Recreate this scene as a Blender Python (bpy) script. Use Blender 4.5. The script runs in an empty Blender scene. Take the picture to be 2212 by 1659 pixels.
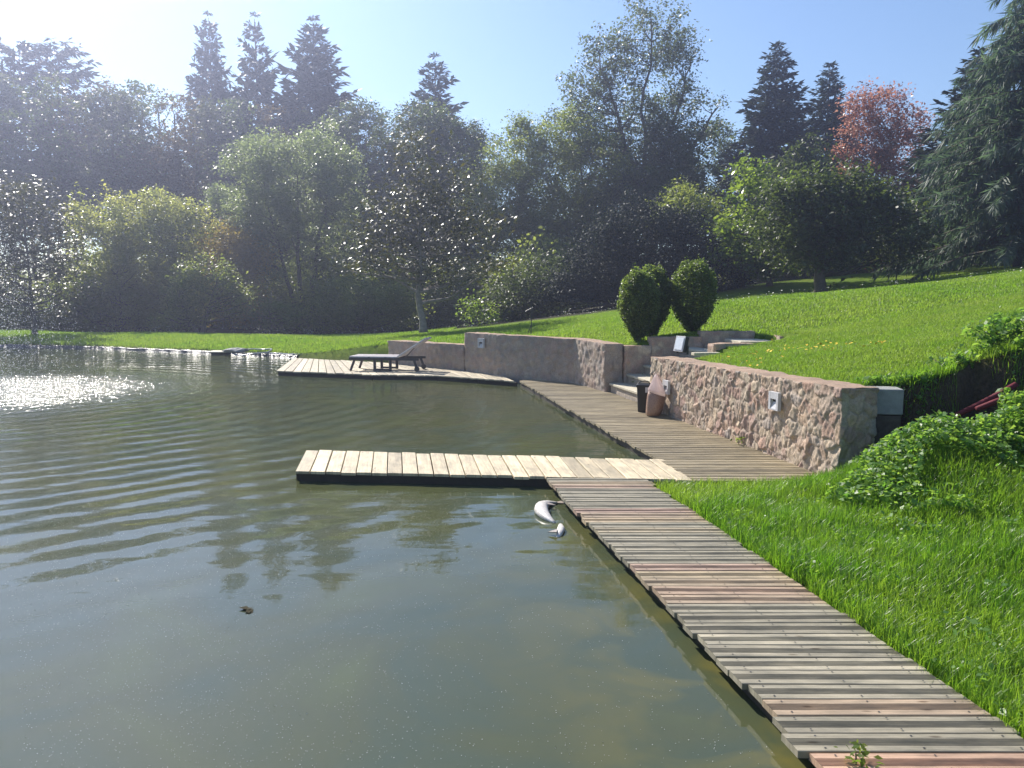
import bpy, math, numpy as np
from mathutils import Vector
R = math.radians
scene = bpy.context.scene
COL = scene.collection

# ------------------------------------------------------------------ camera model (pixels of a 2212 x 1659 view)
CAMH = 2.12
F, CU, CV, HOR = 1671.0, 1106.0, 829.5, 634.0
PITCH = math.atan((CV - HOR) / F)
cP, sP = math.cos(PITCH), math.sin(PITCH)
def ray(u, v):
    a, b = u - CU, -(v - CV)
    return np.array([a, F * cP + b * sP, -F * sP + b * cP])
def at(u, v, z=0.12):
    r = ray(u, v); t = (z - CAMH) / r[2]
    return np.array([r[0] * t, r[1] * t, z])
def ad(u, v, y):
    r = ray(u, v); t = y / r[1]
    return np.array([r[0] * t, y, CAMH + r[2] * t])

# ------------------------------------------------------------------ materials
def new_mat(name):
    m = bpy.data.materials.new(name); m.use_nodes = True
    nt = m.node_tree; nt.nodes.clear()
    out = nt.nodes.new('ShaderNodeOutputMaterial')
    return m, nt, out
class N:
    def __init__(s, nt): s.nt = nt
    def __call__(s, typ, ins=None, **kw):
        n = s.nt.nodes.new(typ)
        for k, v in kw.items(): setattr(n, k, v)
        for k, v in (ins or {}).items():
            sk = n.inputs[k]
            if isinstance(v, bpy.types.NodeSocket): s.nt.links.new(v, sk)
            else: sk.default_value = v
        return n
    def link(s, a, b): s.nt.links.new(a, b)
def rgba(c): return (c[0], c[1], c[2], 1.0)
def math_n(n, op, a, b=None, c=None):
    ins = {0: a}
    if b is not None: ins[1] = b
    if c is not None: ins[2] = c
    return n('ShaderNodeMath', ins, operation=op).outputs[0]
def mixc(n, f, a, b, blend='MIX'):
    x = n('ShaderNodeMix', data_type='RGBA', blend_type=blend)
    for idx, v in ((0, f), (6, a), (7, b)):
        if isinstance(v, bpy.types.NodeSocket): n.link(v, x.inputs[idx])
        else: x.inputs[idx].default_value = v
    return x.outputs[2]
def ramp(n, fac, stops):
    r = n('ShaderNodeValToRGB', {'Fac': fac})
    el = r.color_ramp.elements
    while len(el) < len(stops): el.new(0.5)
    for e, (p, c) in zip(el, stops): e.position = p; e.color = rgba(c) if len(c) == 3 else c
    return r.outputs['Color']
def simple(name, col, rough=0.6, metal=0.0, spec=0.5, noise=0.15, scale=8.0, bump=0.0):
    m, nt, out = new_mat(name); n = N(nt)
    tc = n('ShaderNodeTexCoord')
    nz = n('ShaderNodeTexNoise', {'Vector': tc.outputs['Object'], 'Scale': scale, 'Detail': 6.0, 'Roughness': 0.65})
    c = ramp(n, nz.outputs['Fac'], [(0.3, tuple(x * (1 - noise) for x in col)), (0.7, tuple(min(1, x * (1 + noise)) for x in col))])
    p = n('ShaderNodeBsdfPrincipled', {'Base Color': c, 'Roughness': rough, 'Metallic': metal, 'Specular IOR Level': spec})
    if bump:
        b = n('ShaderNodeBump', {'Height': nz.outputs['Fac'], 'Distance': bump, 'Strength': 1.0})
        n.link(b.outputs[0], p.inputs['Normal'])
    n.link(p.outputs[0], out.inputs[0]); return m
def leaf_mat(name, a, b, ta, tb, trans=0.45, rough=0.45, spec=0.5):
    m, nt, out = new_mat(name); n = N(nt)
    t = n('ShaderNodeAttribute', attribute_name='tone').outputs['Fac']
    c = mixc(n, t, rgba(a), rgba(b)); tcx = mixc(n, t, rgba(ta), rgba(tb))
    p = n('ShaderNodeBsdfPrincipled', {'Base Color': c, 'Roughness': rough, 'Specular IOR Level': spec})
    tr = n('ShaderNodeBsdfTranslucent', {'Color': tcx})
    mx = n('ShaderNodeMixShader', {0: trans, 1: p.outputs[0], 2: tr.outputs[0]})
    n.link(mx.outputs[0], out.inputs[0]); return m
def wood_mat(name, rough=0.6, spec=0.4, bump=0.0012, contrast=0.3, stain=0.35):
    m, nt, out = new_mat(name); n = N(nt)
    g = n('ShaderNodeAttribute', attribute_name='grain').outputs['Vector']
    base = n('ShaderNodeAttribute', attribute_name='Col').outputs['Color']
    mp = n('ShaderNodeMapping', {'Vector': g, 'Scale': (1.6, 42.0, 1.0)})
    w = n('ShaderNodeTexNoise', {'Vector': mp.outputs[0], 'Scale': 1.6, 'Detail': 6.0, 'Roughness': 0.6, 'Distortion': 0.6})
    mp2 = n('ShaderNodeMapping', {'Vector': g, 'Scale': (1.0, 3.0, 1.0)})
    s = n('ShaderNodeTexNoise', {'Vector': mp2.outputs[0], 'Scale': 3.1, 'Detail': 5.0, 'Roughness': 0.65})
    k1 = ramp(n, w.outputs['Fac'], [(0.3, (1 - contrast,) * 3), (0.62, (1.1,) * 3)])
    k2 = ramp(n, s.outputs['Fac'], [(0.34, (1 - stain, 1 - stain * .95, 1 - stain * .9)), (0.6, (1.06,) * 3)])
    mp3 = n('ShaderNodeMapping', {'Vector': g, 'Scale': (4.0, 13.0, 1.0)})
    kn = n('ShaderNodeTexVoronoi', {'Vector': mp3.outputs[0], 'Scale': 0.8})
    k3 = ramp(n, kn.outputs['Distance'], [(0.05, (0.45, 0.4, 0.35)), (0.12, (1, 1, 1))])
    c = mixc(n, 1.0, mixc(n, 1.0, mixc(n, 1.0, base, k1, 'MULTIPLY'), k2, 'MULTIPLY'), k3, 'MULTIPLY')
    b = n('ShaderNodeBump', {'Height': w.outputs['Fac'], 'Distance': bump, 'Strength': 1.0})
    p = n('ShaderNodeBsdfPrincipled', {'Base Color': c, 'Roughness': rough, 'Specular IOR Level': spec, 'Normal': b.outputs[0]})
    n.link(p.outputs[0], out.inputs[0]); return m
def attr_mat(name, rough=0.85, spec=0.25, bump=0.006, scale=45.0, vary=0.28):
    m, nt, out = new_mat(name); n = N(nt)
    base = n('ShaderNodeAttribute', attribute_name='Col').outputs['Color']
    pos = n('ShaderNodeNewGeometry').outputs['Position']
    nz = n('ShaderNodeTexNoise', {'Vector': pos, 'Scale': scale, 'Detail': 8.0, 'Roughness': 0.7})
    n2 = n('ShaderNodeTexNoise', {'Vector': pos, 'Scale': 5.0, 'Detail': 5.0, 'Roughness': 0.6})
    k = ramp(n, nz.outputs['Fac'], [(0.3, (1 - vary,) * 3), (0.7, (1 + vary,) * 3)])
    k2 = ramp(n, n2.outputs['Fac'], [(0.35, (0.82, 0.84, 0.86)), (0.65, (1.1, 1.06, 1.02))])
    c = mixc(n, 1.0, mixc(n, 1.0, base, k, 'MULTIPLY'), k2, 'MULTIPLY')
    b = n('ShaderNodeBump', {'Height': nz.outputs['Fac'], 'Distance': bump, 'Strength': 1.0})
    p = n('ShaderNodeBsdfPrincipled', {'Base Color': c, 'Roughness': rough, 'Specular IOR Level': spec, 'Normal': b.outputs[0]})
    n.link(p.outputs[0], out.inputs[0]); return m

M = {}
M['stone'] = attr_mat('rubble stone')
M['wood'] = wood_mat('weathered deck wood')
M['beam'] = simple('dark wet timber', (0.035, 0.028, 0.02), 0.7, noise=0.3, scale=14)
M['bark'] = simple('brown bark', (0.095, 0.078, 0.06), 0.9, noise=0.4, scale=9, bump=0.02)
M['palebark'] = simple('pale grey bark', (0.23, 0.2, 0.17), 0.85, noise=0.4, scale=7, bump=0.01)
M['earthstone'] = simple('earthy masonry', (0.10, 0.08, 0.065), 0.95, noise=.4, scale=15, bump=.02)
M['concrete'] = simple('grey concrete', (0.27, 0.27, 0.26), 0.85, noise=0.2, scale=12, bump=0.003)
M['greymetal'] = simple('light grey powder coat', (0.5, 0.5, 0.51), 0.5, noise=0.06)
M['darkmetal'] = simple('dark metal', (0.03, 0.03, 0.032), 0.45, noise=0.2)
M['glass'] = simple('pale lamp glass', (0.75, 0.78, 0.8), 0.15, noise=0.05)
M['black'] = simple('black bin plastic', (0.008, 0.008, 0.009), 0.4, noise=0.2)
M['hose'] = simple('grey hose plastic', (0.4, 0.4, 0.42), 0.25, noise=0.2)
M['redpipe'] = simple('red corrugated pipe', (0.14, 0.012, 0.02), 0.8, noise=0.3)
M['lounger'] = simple('dark lounger frame', (0.05, 0.044, 0.044), 0.5, noise=0.3)
M['panel'] = simple('silvered lounger board', (0.62, 0.57, 0.57), 0.33, noise=0.15, scale=20)
M['slab'] = simple('pale step board', (0.5, 0.45, 0.34), 0.7, noise=0.2, scale=10)
M['liner'] = simple('black pond liner', (0.02, 0.02, 0.022), 0.34, noise=0.4, scale=6, bump=0.05)
M['fish'] = simple('pale fish skin', (0.58, 0.54, 0.49), 0.45, noise=0.28, scale=16)
M['fishfin'] = simple('grey fish fin', (0.35, 0.3, 0.26), 0.4, noise=0.2)
M['pellet'] = simple('brown pellets seen through plastic', (0.30, 0.185, 0.13), 0.35, noise=0.35, scale=60, bump=0.004)
M['flower'] = simple('dandelion yellow', (0.75, 0.5, 0.02), 0.7)
M['weedhead'] = simple('pale seed heads', (0.55, 0.55, 0.45), 0.8)
M['deadleaf'] = simple('dead brown leaf', (0.045, 0.04, 0.022), 0.9, spec=0.1)
M['speck'] = simple('fluff and sparkle specks', (0.42, 0.43, 0.4), 0.8)

m, nt, out = new_mat('cloudy plastic film'); n = N(nt)
p_ = n('ShaderNodeBsdfPrincipled', {'Base Color': (0.75, 0.66, 0.64, 1), 'Roughness': 0.25})
t_ = n('ShaderNodeBsdfTranslucent', {'Color': (0.8, 0.68, 0.65, 1)})
tp = n('ShaderNodeBsdfTransparent', {'Color': (0.95, 0.9, 0.88, 1)})
a_ = n('ShaderNodeMixShader', {0: 0.5, 1: p_.outputs[0], 2: t_.outputs[0]})
b_ = n('ShaderNodeMixShader', {0: 0.25, 1: a_.outputs[0], 2: tp.outputs[0]})
n.link(b_.outputs[0], out.inputs[0]); M['film'] = m

m, nt, out = new_mat('spray droplets'); n = N(nt)
p_ = n('ShaderNodeBsdfPrincipled', {'Base Color': (0.8, 0.82, 0.85, 1), 'Roughness': 0.3})
t_ = n('ShaderNodeBsdfTranslucent', {'Color': (0.8, 0.82, 0.85, 1)})
a_ = n('ShaderNodeMixShader', {0: 0.5, 1: p_.outputs[0], 2: t_.outputs[0]})
n.link(a_.outputs[0], out.inputs[0]); M['spray'] = m

L = {}
L['olive'] = leaf_mat('olive leaves', (0.060, 0.090, 0.027), (0.120, 0.150, 0.045), (0.216, 0.297, 0.041), (0.486, 0.540, 0.095), .5, .4)
L['willow'] = leaf_mat('yellow green leaves', (0.081, 0.115, 0.027), (0.149, 0.176, 0.054), (0.352, 0.418, 0.066), (0.605, 0.594, 0.132), 0.55, .33)
L['gold'] = leaf_mat('golden leaves', (0.143, 0.117, 0.033), (0.221, 0.169, 0.052), (0.495, 0.396, 0.055), (0.660, 0.484, 0.088), 0.55, .35)
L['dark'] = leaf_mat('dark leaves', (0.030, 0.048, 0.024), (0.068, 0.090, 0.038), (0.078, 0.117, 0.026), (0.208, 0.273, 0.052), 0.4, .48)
L['deep'] = leaf_mat('deep green evergreen leaves', (0.013, 0.023, 0.019), (0.021, 0.035, 0.026), (0.016, 0.026, 0.013), (0.039, 0.058, 0.026), 0.2, 0.6, 0.2)
L['green'] = leaf_mat('fresh green leaves', (0.039, 0.078, 0.016), (0.078, 0.130, 0.026), (0.192, 0.312, 0.030), (0.408, 0.528, 0.060), 0.5, .35)
L['magnolia'] = leaf_mat('glossy magnolia leaves', (0.02, 0.034, 0.013), (0.06, 0.065, 0.018), (0.06, 0.085, 0.012), (0.22, 0.20, 0.03), 0.25, 0.4, 0.6)
L['wood'] = leaf_mat('dark woodland leaves', (0.022, 0.034, 0.018), (0.05, 0.062, 0.026), (0.06, 0.085, 0.02), (0.17, 0.19, 0.04), 0.4, .5)  # darker leaf tone for part of the background wood
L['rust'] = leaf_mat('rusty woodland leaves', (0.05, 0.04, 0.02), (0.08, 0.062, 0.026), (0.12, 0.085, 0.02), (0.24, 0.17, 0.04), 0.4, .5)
L['ash'] = leaf_mat('ash leaves', (0.035, 0.055, 0.028), (0.07, 0.09, 0.045), (0.11, 0.15, 0.045), (0.22, 0.27, 0.08), 0.45, .4)
L['grey'] = leaf_mat('grey green leaves', (0.072, 0.098, 0.049), (0.130, 0.156, 0.078), (0.250, 0.325, 0.100), (0.425, 0.500, 0.175), 0.5, 0.38)
L['fir'] = leaf_mat('fir needles', (0.012, 0.02, 0.014), (0.028, 0.04, 0.024), (0.02, 0.032, 0.014), (0.05, 0.07, 0.03), 0.25)
L['cedar'] = leaf_mat('blue green cedar needles', (0.05, 0.08, 0.058), (0.09, 0.13, 0.088), (0.08, 0.14, 0.07), (0.16, 0.25, 0.11), 0.45, 0.55)
L['red'] = leaf_mat('red autumn leaves', (0.213, 0.081, 0.062), (0.375, 0.188, 0.125), (0.432, 0.162, 0.108), (0.675, 0.351, 0.230), 0.5, 0.4)
L['yew'] = leaf_mat('clipped yew leaves', (0.05, 0.08, 0.025), (0.10, 0.14, 0.04), (0.16, 0.25, 0.03), (0.40, 0.52, 0.09), 0.45, 0.4)
L['grass'] = leaf_mat('long grass blades', (0.060, 0.156, 0.012), (0.168, 0.264, 0.026), (0.188, 0.475, 0.015), (0.500, 0.688, 0.062), 0.5, 0.35)
L['lawn'] = leaf_mat('mown lawn blades', (0.095, 0.18, 0.012), (0.19, 0.25, 0.035), (0.23, 0.46, 0.02), (0.42, 0.56, 0.07), 0.5, 0.45)
L['weed'] = leaf_mat('broad weed leaves', (0.08, 0.16, 0.04), (0.15, 0.26, 0.07), (0.22, 0.48, 0.05), (0.46, 0.66, 0.09), 0.45, 0.4, 0.4)

# ------------------------------------------------------------------ mesh helpers
def finish(name, me, mats, parent=None, smooth=False):
    if not isinstance(mats, (list, tuple)): mats = [mats]
    for mm in mats: me.materials.append(mm)
    if smooth: me.polygons.foreach_set('use_smooth', np.ones(len(me.polygons), dtype=bool))
    o = bpy.data.objects.new(name, me); COL.objects.link(o)
    if parent is not None: o.parent = parent
    return o
def np_mesh(name, V, Fc, attrs=None):
    """V (n,3); Fc (m,k) with one k; attrs {name:(type,array)} on points"""
    V = np.asarray(V, dtype=np.float32); Fc = np.asarray(Fc, dtype=np.int32)
    me = bpy.data.meshes.new(name)
    me.vertices.add(len(V)); me.vertices.foreach_set('co', V.ravel())
    m_, k = Fc.shape
    me.loops.add(m_ * k); me.loops.foreach_set('vertex_index', Fc.ravel())
    me.polygons.add(m_)
    me.polygons.foreach_set('loop_start', np.arange(0, m_ * k, k, dtype=np.int32))
    for an, (ty, arr) in (attrs or {}).items():
        a = me.attributes.new(an, ty, 'POINT')
        arr = np.asarray(arr, dtype=np.float32)
        a.data.foreach_set({'FLOAT': 'value', 'FLOAT_VECTOR': 'vector', 'FLOAT_COLOR': 'color'}[ty], arr.ravel())
    me.update(calc_edges=True); me.validate()
    return me
def tag(o, label=None, cat=None, group=None, kind=None):
    if label: o['label'] = label
    if cat: o['category'] = cat
    if group: o['group'] = group
    if kind: o['kind'] = kind
    return o
def empty(name, loc, label, cat, group=None, rz=0.0):
    o = bpy.data.objects.new(name, None); COL.objects.link(o)
    o.location = loc; o.rotation_euler = (0, 0, rz); o.empty_display_size = 0.2
    return tag(o, label, cat, group)
class MB:
    def __init__(s): s.v = []; s.f = []; s.c = []; s.g = []
    def add(s, verts, faces, col=None, grain=None):
        k = len(s.v); s.v += [tuple(map(float, p)) for p in verts]
        s.f += [tuple(i + k for i in q) for q in faces]
        if col is not None: s.c += [rgba(col)] * len(verts)
        if grain is not None: s.g += grain
        return s
    def box(s, c, d, rz=0.0, rx=0.0, ry=0.0, taper=1.0):
        x, y, z = d[0] / 2, d[1] / 2, d[2] / 2
        from mathutils import Euler
        e = Euler((rx, ry, rz)).to_matrix()
        vs = []
        for dz in (-1, 1):
            k = taper if dz > 0 else 1.0
            for sx, sy in ((-1, -1), (1, -1), (1, 1), (-1, 1)):
                p = e @ Vector((sx * x * k, sy * y * k, dz * z)); vs.append((p.x + c[0], p.y + c[1], p.z + c[2]))
        return s.add(vs, [(3, 2, 1, 0), (4, 5, 6, 7), (0, 1, 5, 4), (1, 2, 6, 5), (2, 3, 7, 6), (3, 0, 4, 7)])
    def tube(s, pts, r, n=8, cap=True):
        P = [Vector(p) for p in pts]; rs = r if isinstance(r, (list, tuple)) else [r] * len(P)
        vs = []; fs = []
        t0 = (P[1] - P[0]).normalized(); ref = Vector((0, 0, 1)) if abs(t0.z) < 0.9 else Vector((1, 0, 0))
        a = t0.cross(ref).normalized()
        for i, p in enumerate(P):
            t = (P[min(i + 1, len(P) - 1)] - P[max(i - 1, 0)]).normalized()
            a = (a - t * a.dot(t)).normalized(); b = t.cross(a)
            for k in range(n):
                q = 2 * math.pi * k / n
                vs.append(p + (a * math.cos(q) + b * math.sin(q)) * rs[i])
        for i in range(len(P) - 1):
            for k in range(n):
                fs.append((i * n + k, i * n + (k + 1) % n, (i + 1) * n + (k + 1) % n, (i + 1) * n + k))
        if cap: fs.append(tuple(range(n - 1, -1, -1))); fs.append(tuple((len(P) - 1) * n + k for k in range(n)))
        return s.add(vs, fs)
    def rings(s, rings, cap=True):
        n = len(rings[0]); vs = [p for r in rings for p in r]; fs = []
        for i in range(len(rings) - 1):
            for k in range(n):
                fs.append((i * n + k, i * n + (k + 1) % n, (i + 1) * n + (k + 1) % n, (i + 1) * n + k))
        if cap: fs.append(tuple(range(n - 1, -1, -1))); fs.append(tuple((len(rings) - 1) * n + k for k in range(n)))
        return s.add(vs, fs)
    def build(s, name, mat, parent=None, smooth=False, bevel=0.0, origin=None):
        me = bpy.data.meshes.new(name)
        v = s.v
        if origin is not None: v = [(a - origin[0], b - origin[1], c - origin[2]) for a, b, c in v]
        me.from_pydata(v, [], s.f); me.update()
        if s.c:
            a = me.attributes.new('Col', 'FLOAT_COLOR', 'POINT'); a.data.foreach_set('color', np.array(s.c, dtype=np.float32).ravel())
        if s.g:
            a = me.attributes.new('grain', 'FLOAT_VECTOR', 'POINT'); a.data.foreach_set('vector', np.array(s.g, dtype=np.float32).ravel())
        o = finish(name, me, mat, parent, smooth)
        if origin is not None: o.location = origin
        if bevel:
            md = o.modifiers.new('bevel', 'BEVEL'); md.width = bevel; md.segments = 2; md.limit_method = 'ANGLE'
        return o
def vnoise(x, y, seed, cell):
    """smooth value noise in 0..1"""
    r = np.random.RandomState(seed).rand(64, 64)
    x = np.asarray(x) / cell; y = np.asarray(y) / cell
    xi = np.floor(x).astype(int); yi = np.floor(y).astype(int); fx = x - xi; fy = y - yi
    fx = fx * fx * (3 - 2 * fx); fy = fy * fy * (3 - 2 * fy)
    g = lambda a, b: r[a % 64, b % 64]
    return (g(xi, yi) * (1 - fx) + g(xi + 1, yi) * fx) * (1 - fy) + (g(xi, yi + 1) * (1 - fx) + g(xi + 1, yi + 1) * fx) * fy
def fbm(x, y, seed, cell, o=4):
    t = 0; a = 0.5; w = 0
    for i in range(o): t = t + a * vnoise(x, y, seed + i, cell / 2 ** i); w += a; a *= 0.55
    return t / w
def sstep(a, b, x):
    t = np.clip((x - a) / (b - a), 0, 1); return t * t * (3 - 2 * t)

# ------------------------------------------------------------------ plan of the place
W1A, W1B = np.array([3.50, 8.13]), np.array([2.42, 13.40])          # near stone wall front, near end to steps
P2 = [at(840, 784)[:2], at(1003, 801.5)[:2], at(1080, 812)[:2], at(1242, 828)[:2], at(1306, 846)[:2]]
P2 = [np.array(p) for p in P2]
W2END = P2[-1]
D = (W1B - W1A) / np.linalg.norm(W1B - W1A)                          # along the wall, away from the camera
PERP = np.array([D[1], -D[0]])                                        # into the bank (to the right)
BL0, BL1 = at(1180, 1034)[:2], at(1770, 1650)[:2]
BR0, BR1 = at(1397, 1036)[:2], at(2212, 1590)[:2]
def lineq(a, b, y): t = (y - a[1]) / (b[1] - a[1]); return a[0] + (b[0] - a[0]) * t
bl = lambda y: lineq(BL0, BL1, y)
br = lambda y: lineq(BR0, BR1, y)

shore = [at(u, v, 0)[:2] for u, v in ((-260, 745), (0, 749), (200, 753), (440, 763), (560, 769), (640, 773))]
wf = lambda t, s: tuple(W1B + D * t + PERP * s)
inw = lambda p, k: tuple(np.array(p) + PERP * k)
st0, st1 = inw(W1B, 0.2), inw(W2END, 0.2)
poly = [(bl(-8) + 0.75, -8.0, 1.0), (bl(3) + 0.7, 3.0, 1.0), (bl(8.1) + 0.75, 8.1, 0.5), (2.0, 8.3, 0.25), (W1A[0] + 0.1, 8.25, 0.2),
        (*inw(W1A + D * 0.15, 0.2), 0.14), (*wf(-.1, .2), 0.14), (*wf(.05, 1.4), 0.14), (*wf(.72, 1.4), 0.14), (*wf(.72, 3.0), 0.14), (*wf(2.2, 3.0), 0.14), (*wf(2.4, 1.0), 0.14), (*inw(W2END + D * 0.1, 0.2), 0.14)]
for p, nx in zip(P2[::-1][1:], (0.2,) * 4): poly.append((p[0] + 0.14, p[1] + 0.14, 0.14))
poly.append((P2[0][0] - 0.05, P2[0][1] + 0.3, 0.5))
for p in shore[::-1]: poly.append((p[0], p[1] + 0.15, 0.9))
poly += [(-45, 30, 1.0), (-45, -8, 1.0)]
POLY = np.array([p[:2] for p in poly]); PW = np.array([p[2] for p in poly])
def pond_sd(x, y):
    """signed distance to the pond outline (negative inside) and bank width there"""
    x = np.asarray(x, float); y = np.asarray(y, float)
    best = np.full(x.shape, 1e9); wid = np.ones(x.shape); ins = np.zeros(x.shape, bool)
    for i in range(len(POLY)):
        a, b = POLY[i], POLY[(i + 1) % len(POLY)]; ab = b - a
        t = np.clip(((x - a[0]) * ab[0] + (y - a[1]) * ab[1]) / (ab @ ab), 0, 1)
        d = np.hypot(x - a[0] - t * ab[0], y - a[1] - t * ab[1])
        c = d < best; best = np.where(c, d, best); wid = np.where(c, PW[i], wid)
        cr = ((a[1] > y) != (b[1] > y)); 
        with np.errstate(divide='ignore', invalid='ignore'):
            xx = a[0] + (y - a[1]) * ab[0] / (ab[1] if ab[1] != 0 else 1e-9)
        ins ^= cr & (x < xx)
    return np.where(ins, -best, best), wid

cp = []
def C(u, v, y): cp.append(tuple(ad(u, v, y)))
for y in (-6, -2, 0, 2, 4, 6, 7.8): cp.append((br(y) - 0.2, y, 0.03))
for y in (3, 5, 6, 7): cp.append((br(y) + 0.55, y, 0.09))
C(2212, 1000, 7.0); C(2212, 1200, 5.6); C(2000, 1100, 6.5); C(1800, 1100, 7.0); C(1850, 1025, 7.5); C(2000, 955, 7.5); C(2212, 885, 7.5); C(2100, 1000, 6.9); C(2212, 1400, 4.6)
cp += [(6, 5.5, .6), (8, 4, 1.0), (5, 3, .35), (4.2, 0, .2), (6, -4, .5), (9, 7, 1.6), (3.2, 1.5, 0.1)]
cp += [(3.75, 8.05, 0.12), (4.3, 8.0, 0.1), (4.9, 8.0, 0.4), (5.5, 8.0, 0.7), (6.4, 8.05, 1.1), (4.25, 8.25, 0.12), (5.0, 8.3, 0.35), (5.7, 8.3, 0.6)]
LOWN = len(cp)
for k in range(6):
    q = W1A + D * (0.5 + k * 0.95) + PERP * 0.42; cp.append((q[0], q[1], 1.05 - 0.02 * k))
cp.append((3.95, 8.7, 1.07)); C(1912, 832, 8.75); C(2050, 790, 9.0); C(2212, 735, 8.9); cp.append((7.5, 9.0, 2.0)); cp.append((10, 9.5, 2.5))
C(1700, 770, 11.5); C(1900, 740, 12.5); C(2100, 690, 13); C(2212, 660, 13.5)
C(1540, 662, 20.5); C(1770, 640, 20); C(2000, 617, 19.5); C(2212, 599, 19); C(1480, 690, 19.5)
C(1770, 638, 23.5); C(1770, 632.5, 29); C(1640, 620, 33); C(1900, 590, 35); C(2212, 566, 35); C(2400, 550, 34); C(1540, 648, 30); C(2100, 600, 24)
C(1374, 738, 16.3); C(1490, 722, 17.2); C(1320, 686, 24); C(1150, 705, 25.5); C(1000, 720, 26.5); C(1700, 720, 15.0); C(1600, 700, 17.5)
for p, z in zip(P2, (0.68, 0.72, 1.04, 1.06, 1.06)): cp.append((p[0] + 0.5, p[1] + 0.55, z))
for t_, s_, z_ in ((.3, 1.8, 1.13), (.3, 2.6, 1.2), (2.7, 1.0, 1.12), (2.75, 2.0, 1.27), (2.6, 3.0, 1.31), (1.5, 3.4, 1.28), (-.4, 1.2, 1.06)): cp.append((*wf(t_, s_), z_))
C(800, 738, 27); C(800, 728, 32); C(300, 738, 31.5); C(300, 721, 35); C(0, 738, 33); C(0, 716, 37); C(600, 745, 29); C(560, 727, 33.5); C(-300, 735, 34)
for p in shore: cp.append((p[0], p[1] + 0.4, 0.12))
for x, y, z in ((-40, 46, -.4), (-20, 44, -.5), (-8, 42, -.3), (0, 42, 0.7), (8, 45, 2.0), (24, 46, 3.6), (40, 40, 5), (-50, 90, 2), (0, 90, 3), (50, 90, 8), (-120, 200, 5), (0, 300, 8), (150, 200, 12), (-150, 30, 1.5), (60, -20, 6), (20, 0, 4), (-250, 380, 8), (250, 380, 14), (250, -60, 12), (-250, -60, 3)): cp.append((x, y, z))
def tps(r2): return 0.5 * r2 * np.log(r2 + 1e-9)
_S = 10.0
def fit(pts):
    pts = np.array(pts); P = pts[:, :2] / _S; k = len(P)
    A = np.zeros((k + 3, k + 3)); d2 = ((P[:, None] - P[None]) ** 2).sum(-1)
    A[:k, :k] = tps(d2) + np.eye(k) * 1e-4; A[:k, k] = 1; A[:k, k + 1:] = P; A[k, :k] = 1; A[k + 1:, :k] = P.T
    w = np.linalg.solve(A, np.concatenate([pts[:, 2], np.zeros(3)]))
    def f(x, y):
        x = np.asarray(x, float); y = np.asarray(y, float); sh = x.shape; o = np.empty(x.size)
        q = np.stack([x.ravel(), y.ravel()], 1) / _S
        for i in range(0, len(q), 20000):
            t = q[i:i + 20000]; dd = ((t[:, None] - P[None]) ** 2).sum(-1)
            o[i:i + 20000] = tps(dd) @ w[:k] + w[k] + t @ w[k + 1:]
        return o.reshape(sh)
    return f
land_low = fit(cp[:LOWN] + [(12, 6, 2.2), (12, 0, 1.2), (8, -8, .7), (2, -9, .1)])
land_up = fit(cp[LOWN:] + [(12, 2, 3.2), (6, 5, 1.9)])
# the bank behind the near wall's end drops steeply: its lip is a line running right from the wall end
def lip_y(x): return 8.52 + 1.2 * (1 - sstep(3.3, 3.6, x)) + 0.05 * (x - 4) + 0.10 * np.sin(x * 5.1) + 0.06 * np.sin(x * 11.0)
def height(x, y):
    x = np.asarray(x, float); y = np.asarray(y, float)
    wd = 1 + 14 * sstep(8.5, 13, x)
    k = sstep(-0.13, 0.04, (y - lip_y(x)) / wd); k = np.maximum(k, sstep(12, 18, x)); k = np.maximum(k, sstep(-6, -14, y))
    zl = land_low(np.clip(x, -5, 20), np.clip(y, -15, 12)) * (1 - k) + land_up(x, y) * k
    d, w = pond_sd(x, y)
    t = sstep(-0.6, 0.4, d / w)
    z = -0.7 + (np.maximum(zl, 0.02) + 0.7) * t
    return z + (fbm(x, y, 5, 1.3) - 0.5) * 0.05 * sstep(0.1, 0.6, d)
def gz(x, y): return float(height(np.array([x]), np.array([y]))[0])

# ------------------------------------------------------------------ ground
gx = np.concatenate([np.linspace(-110, -24, 30)[:-1], np.linspace(-24, -4, 60)[:-1], np.linspace(-4, 12, 160)[:-1], np.linspace(12, 30, 40)[:-1], np.linspace(30, 110, 24)])
gy = np.concatenate([np.linspace(-30, 1, 14)[:-1], np.linspace(1, 24, 210)[:-1], np.linspace(24, 42, 60)[:-1], np.linspace(42, 130, 30)])
X, Y = np.meshgrid(gx, gy); Z = height(X, Y)
nx_, ny_ = len(gx), len(gy)
idx = np.arange(nx_ * ny_).reshape(ny_, nx_)
Fq = np.stack([idx[:-1, :-1], idx[:-1, 1:], idx[1:, 1:], idx[1:, :-1]], -1).reshape(-1, 4)
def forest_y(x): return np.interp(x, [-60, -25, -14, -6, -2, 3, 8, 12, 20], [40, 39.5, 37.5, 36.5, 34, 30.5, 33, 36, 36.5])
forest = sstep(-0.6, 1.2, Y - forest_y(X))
lipd = np.abs(Y - lip_y(X) + 0.12)
soil = np.clip((1 - sstep(0.15, 0.5, lipd)) * sstep(3.8, 4.1, X) * (1 - sstep(8, 10, X)), 0, 1)
soil = np.maximum(soil, (1 - sstep(0.0, 0.25, Z + 0.05)) * 0.9)
soil = np.maximum(soil, 0.7 * (fbm(X, Y, 77, 0.9) > 0.66) * sstep(7.0, 6.0, Y))
m, nt, out = new_mat('grassy ground'); n = N(nt)
pos = n('ShaderNodeNewGeometry').outputs['Position']
n1 = n('ShaderNodeTexNoise', {'Vector': pos, 'Scale': 0.55, 'Detail': 8.0, 'Roughness': 0.6})
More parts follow.
